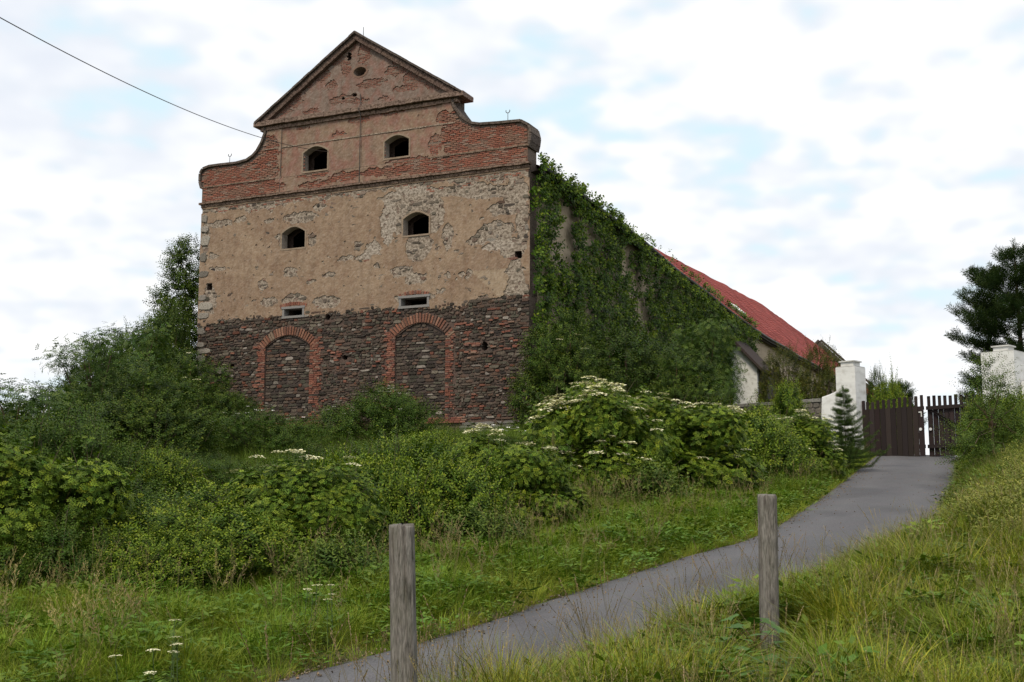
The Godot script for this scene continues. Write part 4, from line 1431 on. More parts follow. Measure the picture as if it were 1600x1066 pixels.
func clover(n: int) -> ArrayMesh:
	var a := Acc.new()
	for i in n:
		var t := rng.randf() * TAU
		var p := Vector3(cos(t), 0, sin(t)) * 0.14 * sqrt(rng.randf()) + Vector3(0, rng.randf_range(0.04, 0.17), 0)
		var d := Vector3(cos(t * 3.0), rng.randf_range(-0.1, 0.5), sin(t * 3.0)).normalized()
		leaf(a, p, d, (Vector3.UP + unit() * 0.4).normalized(), rng.randf_range(0.05, 0.11), rng.randf_range(0.02, 0.04), shade(Color(0.082, 0.142, 0.024), 0.75, 1.25))
	return a.mesh()

func bedstraw() -> ArrayMesh:
	var a := Acc.new()
	for i in 7:
		var t := rng.randf() * TAU
		var o := Vector3(cos(t), 0, sin(t))
		var p := o * 0.09 * rng.randf()
		var h := rng.randf_range(0.3, 0.5)
		for k in 26:
			var f := pow(rng.randf(), 0.7)
			var q := p + (Vector3.UP + o * 0.25 * f) * h * f
			leaf(a, q, (unit() + Vector3(0, 0.5, 0)).normalized(), (Vector3.UP + unit() * 0.5).normalized(), rng.randf_range(0.025, 0.05), 0.012, shade(Color(0.10, 0.14, 0.03).lerp(Color(0.23, 0.25, 0.055), f * f), 0.8, 1.2))
	return a.mesh()

var beds := {}
func sow(bed: String, x: float, d: float, s: float, col: Color) -> void:
	if not beds.has(bed):
		beds[bed] = [[], PackedColorArray()]
	var t := Basis(Vector3.UP, rng.randf() * TAU).scaled(Vector3(s, s * rng.randf_range(0.85, 1.15), s))
	t = t.rotated(Vector3(rng.randf() - 0.5, 0, rng.randf() - 0.5).normalized(), rng.randf() * 0.34)
	beds[bed][0].append(Transform3D(t, on_ground(x, d, 0.02)))
	beds[bed][1].append(col)

func hedge_front(x: float, d: float) -> float:     # metres of open grass left of the lane before the shrubs begin
	return table([[9.0, 9.0], [12.0, 7.0], [13.0, 4.2], [13.8, 3.3], [17.0, 3.2], [23.0, 2.7], [32.0, 1.8], [42.0, 1.2]], d) + 0.4 * na.get_noise_2d(x, d * 2.0)

func build_grass() -> void:
	rng.seed = 505
	var green := [Color(0.088, 0.160, 0.016), Color(0.165, 0.212, 0.030)]
	var meshes := {
		"meadow_grass": tuft(24, 0.34, 0.0065, 0.12, 1.05, green[0], green[1]),
		"short_grass": tuft(18, 0.17, 0.007, 0.10, 0.8, Color(0.098, 0.168, 0.018), Color(0.170, 0.222, 0.032)),
		"long_grass": tuft(20, 0.50, 0.0065, 0.13, 0.95, Color(0.090, 0.150, 0.018), Color(0.185, 0.210, 0.040)),
		"straw_grass": seed_grass(6, 0.75, Color(0.22, 0.19, 0.09), Color(0.27, 0.215, 0.115), 0.13, false),
		"plume_grass": seed_grass(5, 0.95, Color(0.20, 0.18, 0.08), Color(0.26, 0.205, 0.12), 0.24, true),
		"ground_herbs": clover(34),
		"yellow_herbs": bedstraw(),
	}
	# the bank on the right of the lane, thick at hand and thinner far off
	var n := 0
	for k in 60000:
		var d := 3.6 + 33.0 * pow(rng.randf(), 1.7)
		var x := lane_left(d) + lane_w(d) / lane_cos(d) - 0.3 + rng.randf() * rng.randf_range(3.0, 14.0)
		if absf(x) > 0.47 * d + 1.2: continue
		var s := lane_side(x, d)
		if s.x < -0.10 + 0.12 * na.get_noise_2d(x * 3.0, d * 3.0): continue
		if rng.randf() > 1.25 - d * 0.02: continue
		if d > 6.3 and d < 8.6 and absf(x / d - 0.2085) < 0.035:
			sow("short_grass", x, d, rng.randf_range(0.5, 0.9), Color(1.1, 1.05, 1.0))
			continue
		var m := na.get_noise_2d(x * 0.9, d * 0.9)
		var q := nb.get_noise_2d(x * 1.1 + 60.0, d * 1.1)
		var dry := clampf(0.45 + q * 1.3, 0, 1)
		var tint := Color(1.08, 1.14, 0.95).lerp(Color(1.62, 1.32, 1.0), dry) * rng.randf_range(0.72, 1.2) * (1.0 + 0.55 * nb.get_noise_2d(x * 2.6, d * 2.0 + 33.0))
		var low := ss(0.0, 0.7, s.x)
		var z := rng.randf()
		if s.x > 1.0 and d > 11.5 and x > 4.6 and z < 0.13: sow("yellow_herbs", x, d, rng.randf_range(0.8, 1.3), Color(1, 1, 1) * rng.randf_range(0.8, 1.1))
		elif z < 0.46: sow("meadow_grass", x, d, (0.7 + 0.5 * m + 0.25 * rng.randf()) * lerpf(0.8, 1.0, low), tint)
		elif z < 0.72: sow("long_grass", x, d, (0.75 + 0.5 * q) * lerpf(0.65, 1.0, low), tint)
		elif z < 0.86: sow("ground_herbs", x, d, rng.randf_range(0.8, 1.4), tint * 0.9)
		elif z < 0.925: sow("straw_grass", x, d, rng.randf_range(0.4, 0.75) * lerpf(0.8, 1.0, low), Color(1, 1, 1) * rng.randf_range(0.8, 1.2))
		else: sow("short_grass", x, d, rng.randf_range(0.9, 1.5), tint)
		n += 1
	# the verge and the rough grass left of the lane
	for k in 76000:
		var d := 6.0 + 36.0 * pow(rng.randf(), 1.5)
		var far := hedge_front(0.0, d) + 1.2
		var sl := rng.randf() * far * (1.0 if rng.randf() < 0.9 else 1.5) - 0.12
		var x := lane_left(d) - sl / lane_cos(d)
		if absf(x) > 0.47 * d + 1.2: continue
		if rng.randf() > 1.2 - d * 0.018: continue
		var open := hedge_front(x, d)
		var q := nb.get_noise_2d(x * 0.9 + 20.0, d * 0.9)
		var dryside := ss(-2.0, -5.5, x + 0.25 * (d - 10.0)) * ss(14.5, 11.0, d)
		var tint := Color(1.12, 1.24, 0.9).lerp(Color(1.48, 1.28, 1.0), clampf(0.3 + q * 1.3 + 0.3 * dryside, 0, 1)) * rng.randf_range(0.8, 1.2)
		var z := rng.randf()
		var edge := ss(open - 0.9, open + 0.3, sl)
		var near := ss(0.0, 0.5, sl)
		if sl < 0.25 and rng.randf() < 0.6:
			if rng.randf() < 0.5: sow("short_grass", x, d, rng.randf_range(0.45, 0.8), Color(1.75, 1.2, 1.5) * rng.randf_range(0.8, 1.1))
		elif z < 0.045 * dryside: sow("plume_grass", x, d, rng.randf_range(0.55, 0.85), Color(1.35, 1.4, 1.1) * rng.randf_range(0.8, 1.15))
		elif z < 0.16 + 0.26 * edge: sow("long_grass", x, d, rng.randf_range(0.5, 0.85) * (0.8 + 0.2 * edge), tint * lerpf(1.0, 0.82, edge))
		elif z < 0.72: sow("meadow_grass", x, d, rng.randf_range(0.5, 0.95) * lerpf(0.55, 1.0, near), tint)
		elif z < 0.80: sow("ground_herbs", x, d, rng.randf_range(0.7, 1.4), tint * 0.9)
		elif z < 0.807 + 0.03 * edge: sow("straw_grass", x, d, rng.randf_range(0.6, 1.05), Color(0.9, 0.9, 0.85) * rng.randf_range(0.75, 1.1))
		elif z < 0.812 + 0.04 * edge: sow("plume_grass", x, d, rng.randf_range(0.5, 0.9), Color(0.85, 0.85, 0.8))
		else: sow("short_grass", x, d, rng.randf_range(0.8, 1.4), tint)
	# grass on the shelf under the walls and behind the gate
	for k in 9000:
		var d := rng.randf_range(24.0, 56.0)
		var x := rng.randf_range(-16.0, 21.0)
		if lane_side(x, d).x > -2.9 and lane_side(x, d).y > -2.9: continue
		sow("long_grass", x, d, rng.randf_range(0.8, 1.4), Color(0.8, 0.95, 0.8) * rng.randf_range(0.7, 1.1))
	litter()
	# wisps leaning over the lane's near edge
	for k in 45:
		var d := rng.randf_range(6.5, 12.0)
		var x := lane_left(d) + (lane_w(d) - 0.05 + rng.randf_range(-0.12, 0.25)) / lane_cos(d)
		sow("straw_grass", x, d, rng.randf_range(0.8, 1.15), Color(0.75, 0.7, 0.75))
	var names := {"meadow_grass": "fresh green grass of the banks beside the lane", "short_grass": "short green grass along the lane's edges", "long_grass": "long coarse grass before the shrubs and on the bank", "straw_grass": "thin straw-coloured seed stems standing in the grass", "plume_grass": "pale feathery grass plumes at the lower left", "ground_herbs": "low leafy herbs in the grass", "yellow_herbs": "yellow-green flowering herbs on the bank below the right pillar"}
	for bed in beds:
		tag(copies(bed, meshes[bed], M.blade, self, beds[bed][0], beds[bed][1]), names[bed], "grass", "", "stuff")

func plant_all() -> void:
	var o: Node3D
	o = bush("privet0", "shrub", -3.29, 13.4, 0.17, 2.05, "leafy bright green shrub at the lower left edge of the grass", "bush")
	o = bush("elder0", "elder_bush", -2.47, 14.3, 0.46, 2.03, "elder bush with a few cream flower heads left of the near post", "bush")
	bloom(o, 10, 0, 1.10, Vector3(-0.3, 0.9, 0.4), 0.5)
	o = bush("privet1", "shrub", -1.84, 15.6, 0.86, 1.89, "tall pointed bright shrub directly behind the near post", "bush")
	o = bush("privet0", "shrub", -0.97, 16.8, 0.82, 2.12, "dense light green shrub right of the near post", "bush")
	o = bush("elder1", "elder_bush", 0.05, 18.4, 1.00, 2.23, "mid green elder bush before the corner of the granary", "bush")
	bloom(o, 12, 0, 1.20, Vector3(0.3, 0.9, 0.3), 0.5)
	o = bush("elder0", "elder_bush", 1.52, 23.0, 2.19, 3.15, "large elder bush crowned with many cream flower heads", "bush")
	bloom(o, 95, 0, 1.50, Vector3(-0.1, 0.6, 0.8), 0.12)
	o = bush("elder1", "elder_bush", 3.36, 25.0, 2.17, 3.42, "broad elder bush with scattered flower heads in the middle of the hedge", "bush")
	bloom(o, 34, 0, 1.40, Vector3(0.1, 0.6, 0.8), 0.15)
	o = bush("privet1", "shrub", 5.17, 28.0, 2.48, 3.24, "light green shrub between the elder bushes and the spruce", "bush")
	o = bush("elder0", "elder_bush", 6.87, 30.0, 2.18, 2.68, "elder bush left of the spruce with flower heads low on its side", "bush")
	bloom(o, 26, 0, 1.40, Vector3(0.3, 0.2, 0.95), 0.2)
	o = bush("weed", "undergrowth_plant", 2.30, 22.0, 0.68, 1.74, "low leafy plant at the foot of the many-flowered elder", "bush")
	o = bush("weed", "undergrowth_plant", 4.28, 25.5, 0.98, 1.88, "low leafy plant at the foot of the hedge near the right post", "bush")
	o = bush("weed", "undergrowth_plant", 6.20, 28.5, 1.17, 1.80, "low leafy plant between the hedge and the lane below the spruce", "bush")
	o = bush("weed", "undergrowth_plant", -0.45, 15.6, -0.05, 1.23, "low leafy plant before the hedge right of the near post", "bush")
	o = bush("weed", "undergrowth_plant", -1.81, 12.9, -0.37, 1.02, "low leafy plant before the hedge left of the near post", "bush")
	o = bush("briar0", "rose_bush", -4.33, 39.0, 3.84, 4.41, "dog rose bush dotted with white flowers before the walled doorways", "bush")
	bloom(o, 26, 3, 2.00, Vector3(0, 0.4, 0.8), 0.1)
	o = bush("briar1", "rose_bush", -7.28, 35.0, 2.64, 3.96, "spreading rose bush with white flowers below the left doorway", "bush")
	bloom(o, 22, 3, 2.00, Vector3(-0.2, 0.8, 0.4), 0.2)
	o = bush("briar0", "rose_bush", -0.57, 36.0, 2.09, 4.36, "low rose bush with white flowers at the granary corner", "bush")
	bloom(o, 18, 3, 2.00, Vector3(0.2, 0.8, 0.4), 0.2)
	o = bush("privet1", "shrub", -2.28, 31.0, 2.04, 2.77, "dull green shrub between the rose bushes", "bush")
	o = bush("briar1", "bramble", -6.42, 25.0, 1.03, 2.76, "dark bramble in the hollow left of the rose bushes", "bush")
	o = bush("briar0", "bramble", -4.12, 24.5, 1.20, 2.97, "dark bramble behind the left elder bush", "bush")
	o = bush("briar1", "bramble", -2.32, 24.5, 1.33, 2.84, "dark bramble under the dog rose", "bush")
	o = bush("privet0", "shrub", -0.89, 26.0, 1.21, 2.74, "mid green shrub below the low rose bush", "bush")
	o = bush("elder1", "elder_bush", -5.16, 13.3, 0.62, 2.31, "elder bush at the left edge of the picture, nearest of the thicket", "bush")
	o = bush("privet1", "shrub", -5.73, 12.6, 0.22, 1.72, "leafy shrub cut by the left edge of the picture", "bush")
	o = bush("briar0", "bramble", -4.62, 14.6, 0.30, 2.15, "dark bramble between the left thicket and the bright shrub", "bush")
	o = bush("briar0", "bramble", -4.63, 12.7, -0.04, 1.87, "low dark bramble along the front of the left thicket", "bush")
	o = bush("privet1", "shrub", -3.53, 12.6, -0.12, 1.53, "low leafy shrub at the front of the left hedge by the dry grass", "bush")
	o = bush("open_ash", "ash_sapling", -10.05, 25.0, 2.70, 2.89, "feathery ash sapling against the sky at the far left", "tree")
	o = bush("open_ash", "ash_sapling", -8.55, 23.0, 1.85, 2.18, "shorter ash sapling right of the far-left one", "tree")
	o = bush("big_bush", "broadleaf_tree", -12.80, 38.0, 4.88, 3.00, "dark leafy tree under the open-crowned ash", "tree")
	o = bush("open_ash", "ash_tree", -12.45, 36.0, 5.36, 3.22, "thin open-crowned ash standing out against the sky", "tree")
	o = bush("dark", "dark_shrub", -14.79, 51.5, 8.83, 2.98, "dark rounded crown between the tall narrow tree and the lower bush", "bush")
	o = bush("dark", "dark_shrub", -14.15, 41.0, 5.37, 2.81, "dark rounded crown behind the open-crowned ash at the left", "bush")
	o = bush("open_ash", "ash_tree", -13.08, 42.0, 6.52, 3.32, "airy ash between the open-crowned ash and the wall", "tree")
	o = bush("big_bush", "broadleaf_tree", -9.28, 31.0, 3.57, 3.75, "full yellow-green tree before the left corner of the granary", "tree")
	o = bush("column", "tall_tree", -14.88, 54.5, 12.08, 6.74, "tall narrow dark tree hugging the left corner of the granary", "tree")
	o = bush("big_bush", "dark_shrub", -14.96, 50.0, 7.63, 4.47, "dense dark bush stepping down left from the tall narrow tree", "bush")
	o = bush("big_bush", "elder_bush", -9.98, 38.0, 4.76, 3.30, "elder with pale flowers touching the left corner stones", "bush")
	bloom(o, 14, 0, 1.00, Vector3(0, 0.9, 0.3), 0.3)
	o = bush("dark", "bramble", -9.85, 41.0, 3.91, 3.24, "dark bramble hanging against the foot of the left wall", "bush")
	o = bush("privet0", "shrub", -10.14, 26.0, 2.09, 3.01, "dense green shrub under the ash saplings", "bush")
	o = bush("briar0", "bramble", -7.83, 22.0, 1.77, 3.01, "dark green thicket in the middle of the left bank", "bush")
	o = bush("dark", "dark_shrub", -12.00, 29.0, 2.34, 3.66, "dark shrub behind the ash sapling at the far left", "bush")
	o = bush("privet1", "shrub", -6.95, 23.0, 1.25, 2.42, "olive shrub at the foot of the yellow-green ash", "bush")
	o = bush("big_bush", "elder_bush", 2.01, 44.5, 6.91, 3.98, "tall elder growing up the corner of the ivy wall", "bush")
	bloom(o, 5, 0, 1.20, Vector3(0, 0.6, 0.6), 0.2)
	o = bush("dark", "dark_shrub", 4.63, 47.0, 6.92, 6.18, "big purplish dark shrub before the ivy wall", "bush")
	o = bush("ash", "ash_tree", 7.62, 49.0, 7.82, 3.61, "fine-leaved ash tree rising before the far end of the ivy", "tree")
	o = bush("big_bush", "shrub", 6.07, 44.0, 5.51, 3.47, "mid green bush between the dark shrub and the ash", "bush")
	o = bush("hedge", "hedge_bush", 12.40, 55.0, 7.06, 2.75, "brownish clipped bush behind the garden wall, left half", "bush")
	o = bush("hedge", "hedge_bush", 13.76, 54.0, 7.08, 2.70, "brownish clipped bush behind the garden wall, next to the pillar", "bush")
	o = bush("privet0", "shrub", 7.80, 36.0, 3.47, 2.27, "green shrub below the white lean-to", "bush")
	o = bush("privet1", "shrub", 14.87, 48.0, 5.45, 1.89, "round green bush showing over the closed gate leaf", "bush")
	o = bush("dark", "dark_shrub", 15.65, 52.0, 6.12, 1.37, "dark bush peeping out behind the left gate pillar", "bush")
	o = bush("young", "young_tree", 11.46, 29.0, 3.63, 2.29, "loose young tree before the broad right gate pillar", "tree")
	o = bush("privet1", "shrub", 12.59, 31.0, 3.15, 2.28, "rounded green shrub behind the loose young tree at the right", "bush")
	o = bush("privet0", "shrub", 12.67, 30.0, 2.73, 1.89, "shrub cut by the right edge of the picture", "bush")

const YARROW := [[-2.39, 8.78, 0.42], [-2.28, 8.45, 0.42], [-2.20, 8.23, 0.42], [-2.18, 8.25, 0.42], [-2.32, 8.08, 0.42], [-2.20, 8.00, 0.42], [-2.47, 7.88, 0.42], [-1.75, 10.41, 0.42], [-1.63, 10.37, 0.42], [-1.49, 10.30, 0.42], [-1.46, 9.88, 0.42], [-1.64, 10.01, 0.42], [-2.15, 7.44, 0.42], [-1.45, 10.01, 0.42]]

# ---------------------------------------------------------------- gate, walls, posts, cable
func build_gateway() -> void:
	var hinge := Vector3(12.13, 0, -42.0)
	var dir := Vector3(0.72, 0, 0.694)
	var turn := -atan2(0.694, 0.72)
	var y0 := rise(41.0) - 0.06
	for side in 2:
		var start := hinge + dir * (0.04 if side == 0 else 4.40)
		var o := thing("gate_leaf", "dark timber gate leaf beside the left white pillar, boards set close" if side == 0 else "dark timber gate leaf with sky showing between its spaced boards", "gate", Vector3(start.x, y0, start.z), turn + (0.0 if side == 0 else PI - 0.10), "two leaves of the timber gate")
		var s := 1.0 if side == 0 else -1.0
		rng.seed = 71 + side
		var n := 11
		for i in n:
			var a := Acc.new()
			var x := 0.03 + i * 0.196
			var w := 0.180 if side == 0 else 0.158
			var k := rng.randf_range(0.75, 1.3)
			var c := Color(0.040 * k, 0.029 * k, 0.028 * k)
			var low := 0.07 + rng.randf_range(-0.01, 0.02)
			var mid := 1.72 + rng.randf_range(-0.006, 0.006)
			var top := 2.10 + rng.randf_range(-0.03, 0.03) - 0.10 * (1.0 - i / 10.0)
			var zz := rng.randf_range(0.0, 0.008)
			var lo := x + rng.randf_range(-0.004, 0.004)
			# a board whose upper end is cut to a narrower picket
			var p := PackedVector2Array([Vector2(lo, low), Vector2(lo + w, low), Vector2(lo + w, top), Vector2(lo + w * 0.45, top), Vector2(lo + w * 0.45, mid), Vector2(lo, mid)])
			for half in [PackedVector2Array([p[0], p[1], Vector2(p[1].x, mid), p[5]]), PackedVector2Array([Vector2(p[4].x, mid), Vector2(p[1].x, mid), p[2], p[3]])]:
				if side == 0:
					a.block(half, 0.0, 0.028 + zz, 0.004, c)
				else:
					a.block(half, 0.0, 0.028 + zz, 0.004, c)
					a.block(half, -0.03, 0.0, 0.004, c)
			part("board", a.mesh(), M.wood, o)
		for yy in [[0.34, "rail"], [1.62, "rail"]]:
			var a := Acc.new()
			var z0 := -0.055 if side == 0 else -0.085
			a.box(Vector3(0.0, yy[0], z0), Vector3(2.17, yy[0] + 0.12, z0 + 0.054), 0.006, Color(0.035, 0.026, 0.025))
			part(yy[1], a.mesh(), M.wood, o)
		var br := Acc.new()
		br.block(PackedVector2Array([Vector2(0.05, 0.46), Vector2(0.18, 0.46), Vector2(2.1, 1.62), Vector2(1.97, 1.62)]), -0.05 if side == 0 else -0.08, -0.002 if side == 0 else -0.032, 0.005, Color(0.035, 0.026, 0.025))
		part("brace", br.mesh(), M.wood, o)
		var zf := 0.045 if side == 0 else -0.04
		var kn := Acc.new()
		kn.block(oval(2.06, 0.97, 0.052, 0.052, 12), 0.0 if side == 0 else 0.0, 0.018, 0.006, Color(0.62, 0.62, 0.62))
		var km := part("reflector", kn.mesh(), M.paint, o)
		km.position.z = 0.04
		if side == 1:
			km.rotation.y = PI
			km.position = Vector3(4.12, 0, -0.035)
		if side == 0:
			var hd := Acc.new()
			hd.box(Vector3(2.02, 1.52, 0.038), Vector3(2.13, 1.56, 0.07), 0.006, Color(0.6, 0.6, 0.58))
			hd.box(Vector3(2.10, 1.38, 0.038), Vector3(2.13, 1.52, 0.07), 0.006, Color(0.6, 0.6, 0.58))
			part("handle", hd.mesh(), M.paint, o)
		var po := Acc.new()
		po.box(Vector3(-0.06, 0.0, -0.09), Vector3(0.02, 2.05, -0.01), 0.008, Color(0.04, 0.03, 0.03))
		part("hinge_stile", po.mesh(), M.wood, o)
	# pillars
	for side in 2:
		var w := 0.74 if side == 0 else 1.05
		var at := hinge + dir * (-0.40 if side == 0 else 4.42 + 0.56)
		var top := 4.86 if side == 0 else 4.90
		var base := ground(at.x, -at.z) - 0.3
		var o := thing("gate_pillar", "white rendered gate pillar left of the timber gate with a square cap" if side == 0 else "broad white gate pillar right of the timber gate behind a sapling", "gate pillar", Vector3(at.x, base, at.z), turn, "white pillars of the gateway")
		var a := Acc.new()
		var hgt := top - base
		var step := 0.35
		var y := 0.0
		while y < hgt - 0.01:
			var y1: float = minf(y + step, hgt)
			var f0 := w * 0.5 + 0.05 * ss(1.4, 0.2, y)
			var f1 := w * 0.5 + 0.05 * ss(1.4, 0.2, y1)
			for q in 4:
				var c0 := Vector3(f0, y, f0).rotated(Vector3.UP, q * PI / 2)
				var c1 := Vector3(f0, y, -f0).rotated(Vector3.UP, q * PI / 2)
				var d0 := Vector3(f1, y1, f1).rotated(Vector3.UP, q * PI / 2)
				var d1 := Vector3(f1, y1, -f1).rotated(Vector3.UP, q * PI / 2)
				var k := 0.70 + 0.06 * na.get_noise_2d(q * 9.0, y * 3.0)
				a.quad(c0, d0, d1, c1, Color(k, k, k * 0.985))
			y = y1
		part("shaft", a.mesh(), M.render, o)
		var cp := Acc.new()
		var h := w * 0.5
		cp.box(Vector3(-h + 0.01, hgt, -h + 0.01), Vector3(h - 0.01, hgt + 0.03, h - 0.01), 0.01, Color(0.5, 0.5, 0.48))
		cp.box(Vector3(-0.24, hgt + 0.03, -0.24), Vector3(0.24, hgt + 0.19, 0.24), 0.01, Color(0.62, 0.62, 0.60))
		cp.box(Vector3(-0.29, hgt + 0.19, -0.29), Vector3(0.29, hgt + 0.235, 0.29), 0.012, Color(0.55, 0.55, 0.53))
		part("cap", cp.mesh(), M.render, o)
	# the flared white buttress and the stone garden wall left of the gate, the white wing wall to the right
	var at := hinge + dir * (-0.78)
	var gb := ground(at.x, -at.z) - 0.4
	var o := thing("buttress", "low white flared buttress against the left gate pillar", "buttress", Vector3(at.x, gb, at.z), turn)
	var a := Acc.new()
	var prof := PackedVector2Array([Vector2(-0.80, 0), Vector2(0, 0), Vector2(0, 4.06 - gb), Vector2(-0.12, 4.01 - gb), Vector2(-0.30, 3.95 - gb), Vector2(-0.58, 3.88 - gb), Vector2(-0.60, 3.5 - gb), Vector2(-0.64, 2.9 - gb), Vector2(-0.70, 2.3 - gb)])
	a.block(prof, -0.3, 0.34, 0.03, Color(0.74, 0.74, 0.73))
	part("body", a.mesh(), M.render, o)
	at = hinge + dir * (-1.42)
	gb = ground(at.x, -at.z) - 0.4
	o = thing("garden_wall", "weathered grey rubble garden wall running left behind the shrubs", "wall", Vector3(at.x, gb, at.z), turn)
	rng.seed = 91
	a = Acc.new()
	a.box(Vector3(-7.0, 0, -0.2), Vector3(-0.005, 3.72 - gb, 0.2), 0.02, Color(0.17, 0.155, 0.135))
	part("core", a.mesh(), M.masonry, o)
	a = Acc.new()
	var v := 0.1
	while v < 3.60 - gb:
		var h := rng.randf_range(0.12, 0.22)
		var u := -3.6
		while u < -0.15:
			var w := rng.randf_range(0.18, 0.45)
			var c := stone_colour().lerp(Color(0.24, 0.22, 0.19), 0.55)
			a.block(rubble(u + w / 2, v + h / 2, w, h), 0.17, 0.225 + rng.randf() * 0.03, 0.02, c)
			u += w + 0.015
		v += h + 0.01
	part("small_stones", a.mesh(), M.masonry, o, "stuff")
	var u := -7.0
	while u < -0.2:
		a = Acc.new()
		var w := rng.randf_range(0.35, 0.6)
		a.box(Vector3(u, 3.725 - gb, -0.26), Vector3(minf(u + w, -0.01), 3.83 - gb + rng.randf() * 0.02, 0.27), 0.025, Color(0.25, 0.24, 0.22) * rng.randf_range(0.8, 1.15))
		part("coping_stone", a.mesh(), M.masonry, o)
		u += w + 0.008
	at = hinge + dir * 5.55
	gb = ground(at.x, -at.z) - 0.5
	o = thing("wing_wall", "low white wall running right from the broad gate pillar", "wall", Vector3(at.x, gb, at.z), turn)
	a = Acc.new()
	a.box(Vector3(0.0, 0, -0.2), Vector3(7.0, 3.95 - gb, 0.2), 0.02, Color(0.74, 0.74, 0.73))
	part("body", a.mesh(), M.render, o)

func build_lean_to(host: Node3D) -> void:
	var o := thing("lean_to", "small white lean-to with a dark roof edge against the long wall", "outbuilding", host.to_global(Vector3(FW, 0.0, -30.0)), -YAW)
	var a := Acc.new()
	a.block(PackedVector2Array([Vector2(0.0, -0.8), Vector2(1.95, -0.8), Vector2(1.95, 6.0), Vector2(0.0, 8.15)]), -4.0, 0.0, 0.02, Color(0.66, 0.655, 0.63))
	part("wall", a.mesh(), M.render, o)
	a = Acc.new()
	a.block(PackedVector2Array([Vector2(0.0, 8.22), Vector2(2.30, 5.69), Vector2(2.36, 5.84), Vector2(0.0, 8.46)]), -4.3, 0.42, 0.02, Color(0.065, 0.05, 0.045))
	part("roof", a.mesh(), M.masonry, o)
	a = Acc.new()
	a.block(PackedVector2Array([Vector2(1.97, -0.8), Vector2(2.45, -0.8), Vector2(2.45, 5.40), Vector2(1.97, 5.9)]), -3.8, -0.3, 0.02, Color(0.05, 0.04, 0.038))
	part("boarding", a.mesh(), M.wood, o)

func build_post(at: Vector3, top: float, r: float, lean: Vector2, label: String, seed_: int) -> void:
	var o := thing("fence_post", label, "post", at, 0.4 * seed_, "weathered wooden posts beside the lane")
	o.rotation = Vector3(lean.y, 0.0, lean.x)
	var hgt := top - at.y
	var nz := fn(seed_, 1.0, 3)
	var square := 3.4 if seed_ == 2 else 2.3
	var sides_n := 56
	var rows := 70
	var tool := SurfaceTool.new()
	tool.begin(Mesh.PRIMITIVE_TRIANGLES)
	for j in rows + 3:
		var f := clampf(j / float(rows), 0.0, 1.0)
		var y := hgt * f
		var shrink := 1.0
		if j == rows: shrink = 0.965
		if j == rows - 1:
			y = hgt - 0.006
		if j > rows: shrink = [0.6, 0.03][j - rows - 1]
		for i in sides_n + 1:
			var a := TAU * (i % sides_n) / sides_n
			var ca := cos(a)
			var sa := sin(a)
			var sq := 1.0 / pow(pow(absf(ca), square) + pow(absf(sa), square), 1.0 / square)
			var g := nz.get_noise_3d(ca * 5.5, sa * 5.5, y * 0.9)
			var cr := nz.get_noise_3d(ca * 2.6 + 9.0, sa * 2.6, y * 0.55)
			var crack := ss(0.06, 0.0, absf(cr)) * ss(0.15, 0.35, nz.get_noise_3d(ca, sa, y * 1.2 + 7.0) + 0.35)
			var knot := exp(-pow((y - hgt * 0.42) / 0.035, 2.0) - pow((a - 4.2) / 0.35, 2.0)) + exp(-pow((y - hgt * 0.78) / 0.03, 2.0) - pow((a - 5.1) / 0.3, 2.0))
			var rr := r * sq * (1.0 - 0.02 * f) * shrink * (1.0 + 0.030 * g + 0.03 * nz.get_noise_2d(y * 2.0, 4.0)) - crack * 0.012 - knot * 0.002
			var c := Color(0.215, 0.200, 0.182).lerp(Color(0.125, 0.108, 0.095), clampf(0.45 + 1.1 * g, 0, 1))
			c = c.lerp(Color(0.05, 0.042, 0.038), clampf(crack * 0.85 + knot * 0.7, 0, 0.92))
			c = c.lerp(Color(0.10, 0.105, 0.06), 0.5 * ss(0.25, 0.0, y) + 0.35 * maxf(0.0, nz.get_noise_2d(y * 3.0, a + 20.0)))
			if j > rows: c = Color(0.245, 0.235, 0.215).lerp(Color(0.15, 0.14, 0.125), clampf(0.5 + g, 0, 1))
			tool.set_color(c)
			var jag := 0.022 * nz.get_noise_2d(ca * 6.0, sa * 6.0 + 3.0) if j >= rows - 1 else 0.0
			tool.set_smooth_group(0)
			tool.add_vertex(Vector3(ca * rr, y + jag - 0.0, sa * rr))
	var w := sides_n + 1
	for j in rows + 2:
		for i in sides_n:
			var q := j * w + i
			for k in [q, q + w, q + w + 1, q, q + w + 1, q + 1]:
				tool.add_index(k)
	tool.generate_normals()
	part("shaft", tool.commit(), M.post, o)

func build_cable(host: Node3D) -> void:
	var end := host.to_global(Vector3(6.60, 14.86 - VB, 0.12))
	var p0 := Vector3(-9.75, 9.24, -22.0)
	var a := Acc.new()
	var pts := PackedVector3Array()
	var r := PackedFloat32Array()
	for i in 61:
		var t := lerpf(-0.45, 1.0, i / 60.0)
		pts.append(p0.lerp(end, t) - Vector3(0, 0.5 * 4.0 * t * (1.0 - t), 0))
		r.append(0.0105)
	a.tube(pts, r, 6, Color(0.045, 0.042, 0.042))
	tag(part("overhead_cable", a.mesh(), M.metal, self), "thin dark overhead cable slanting down from the upper left to the gable", "cable")

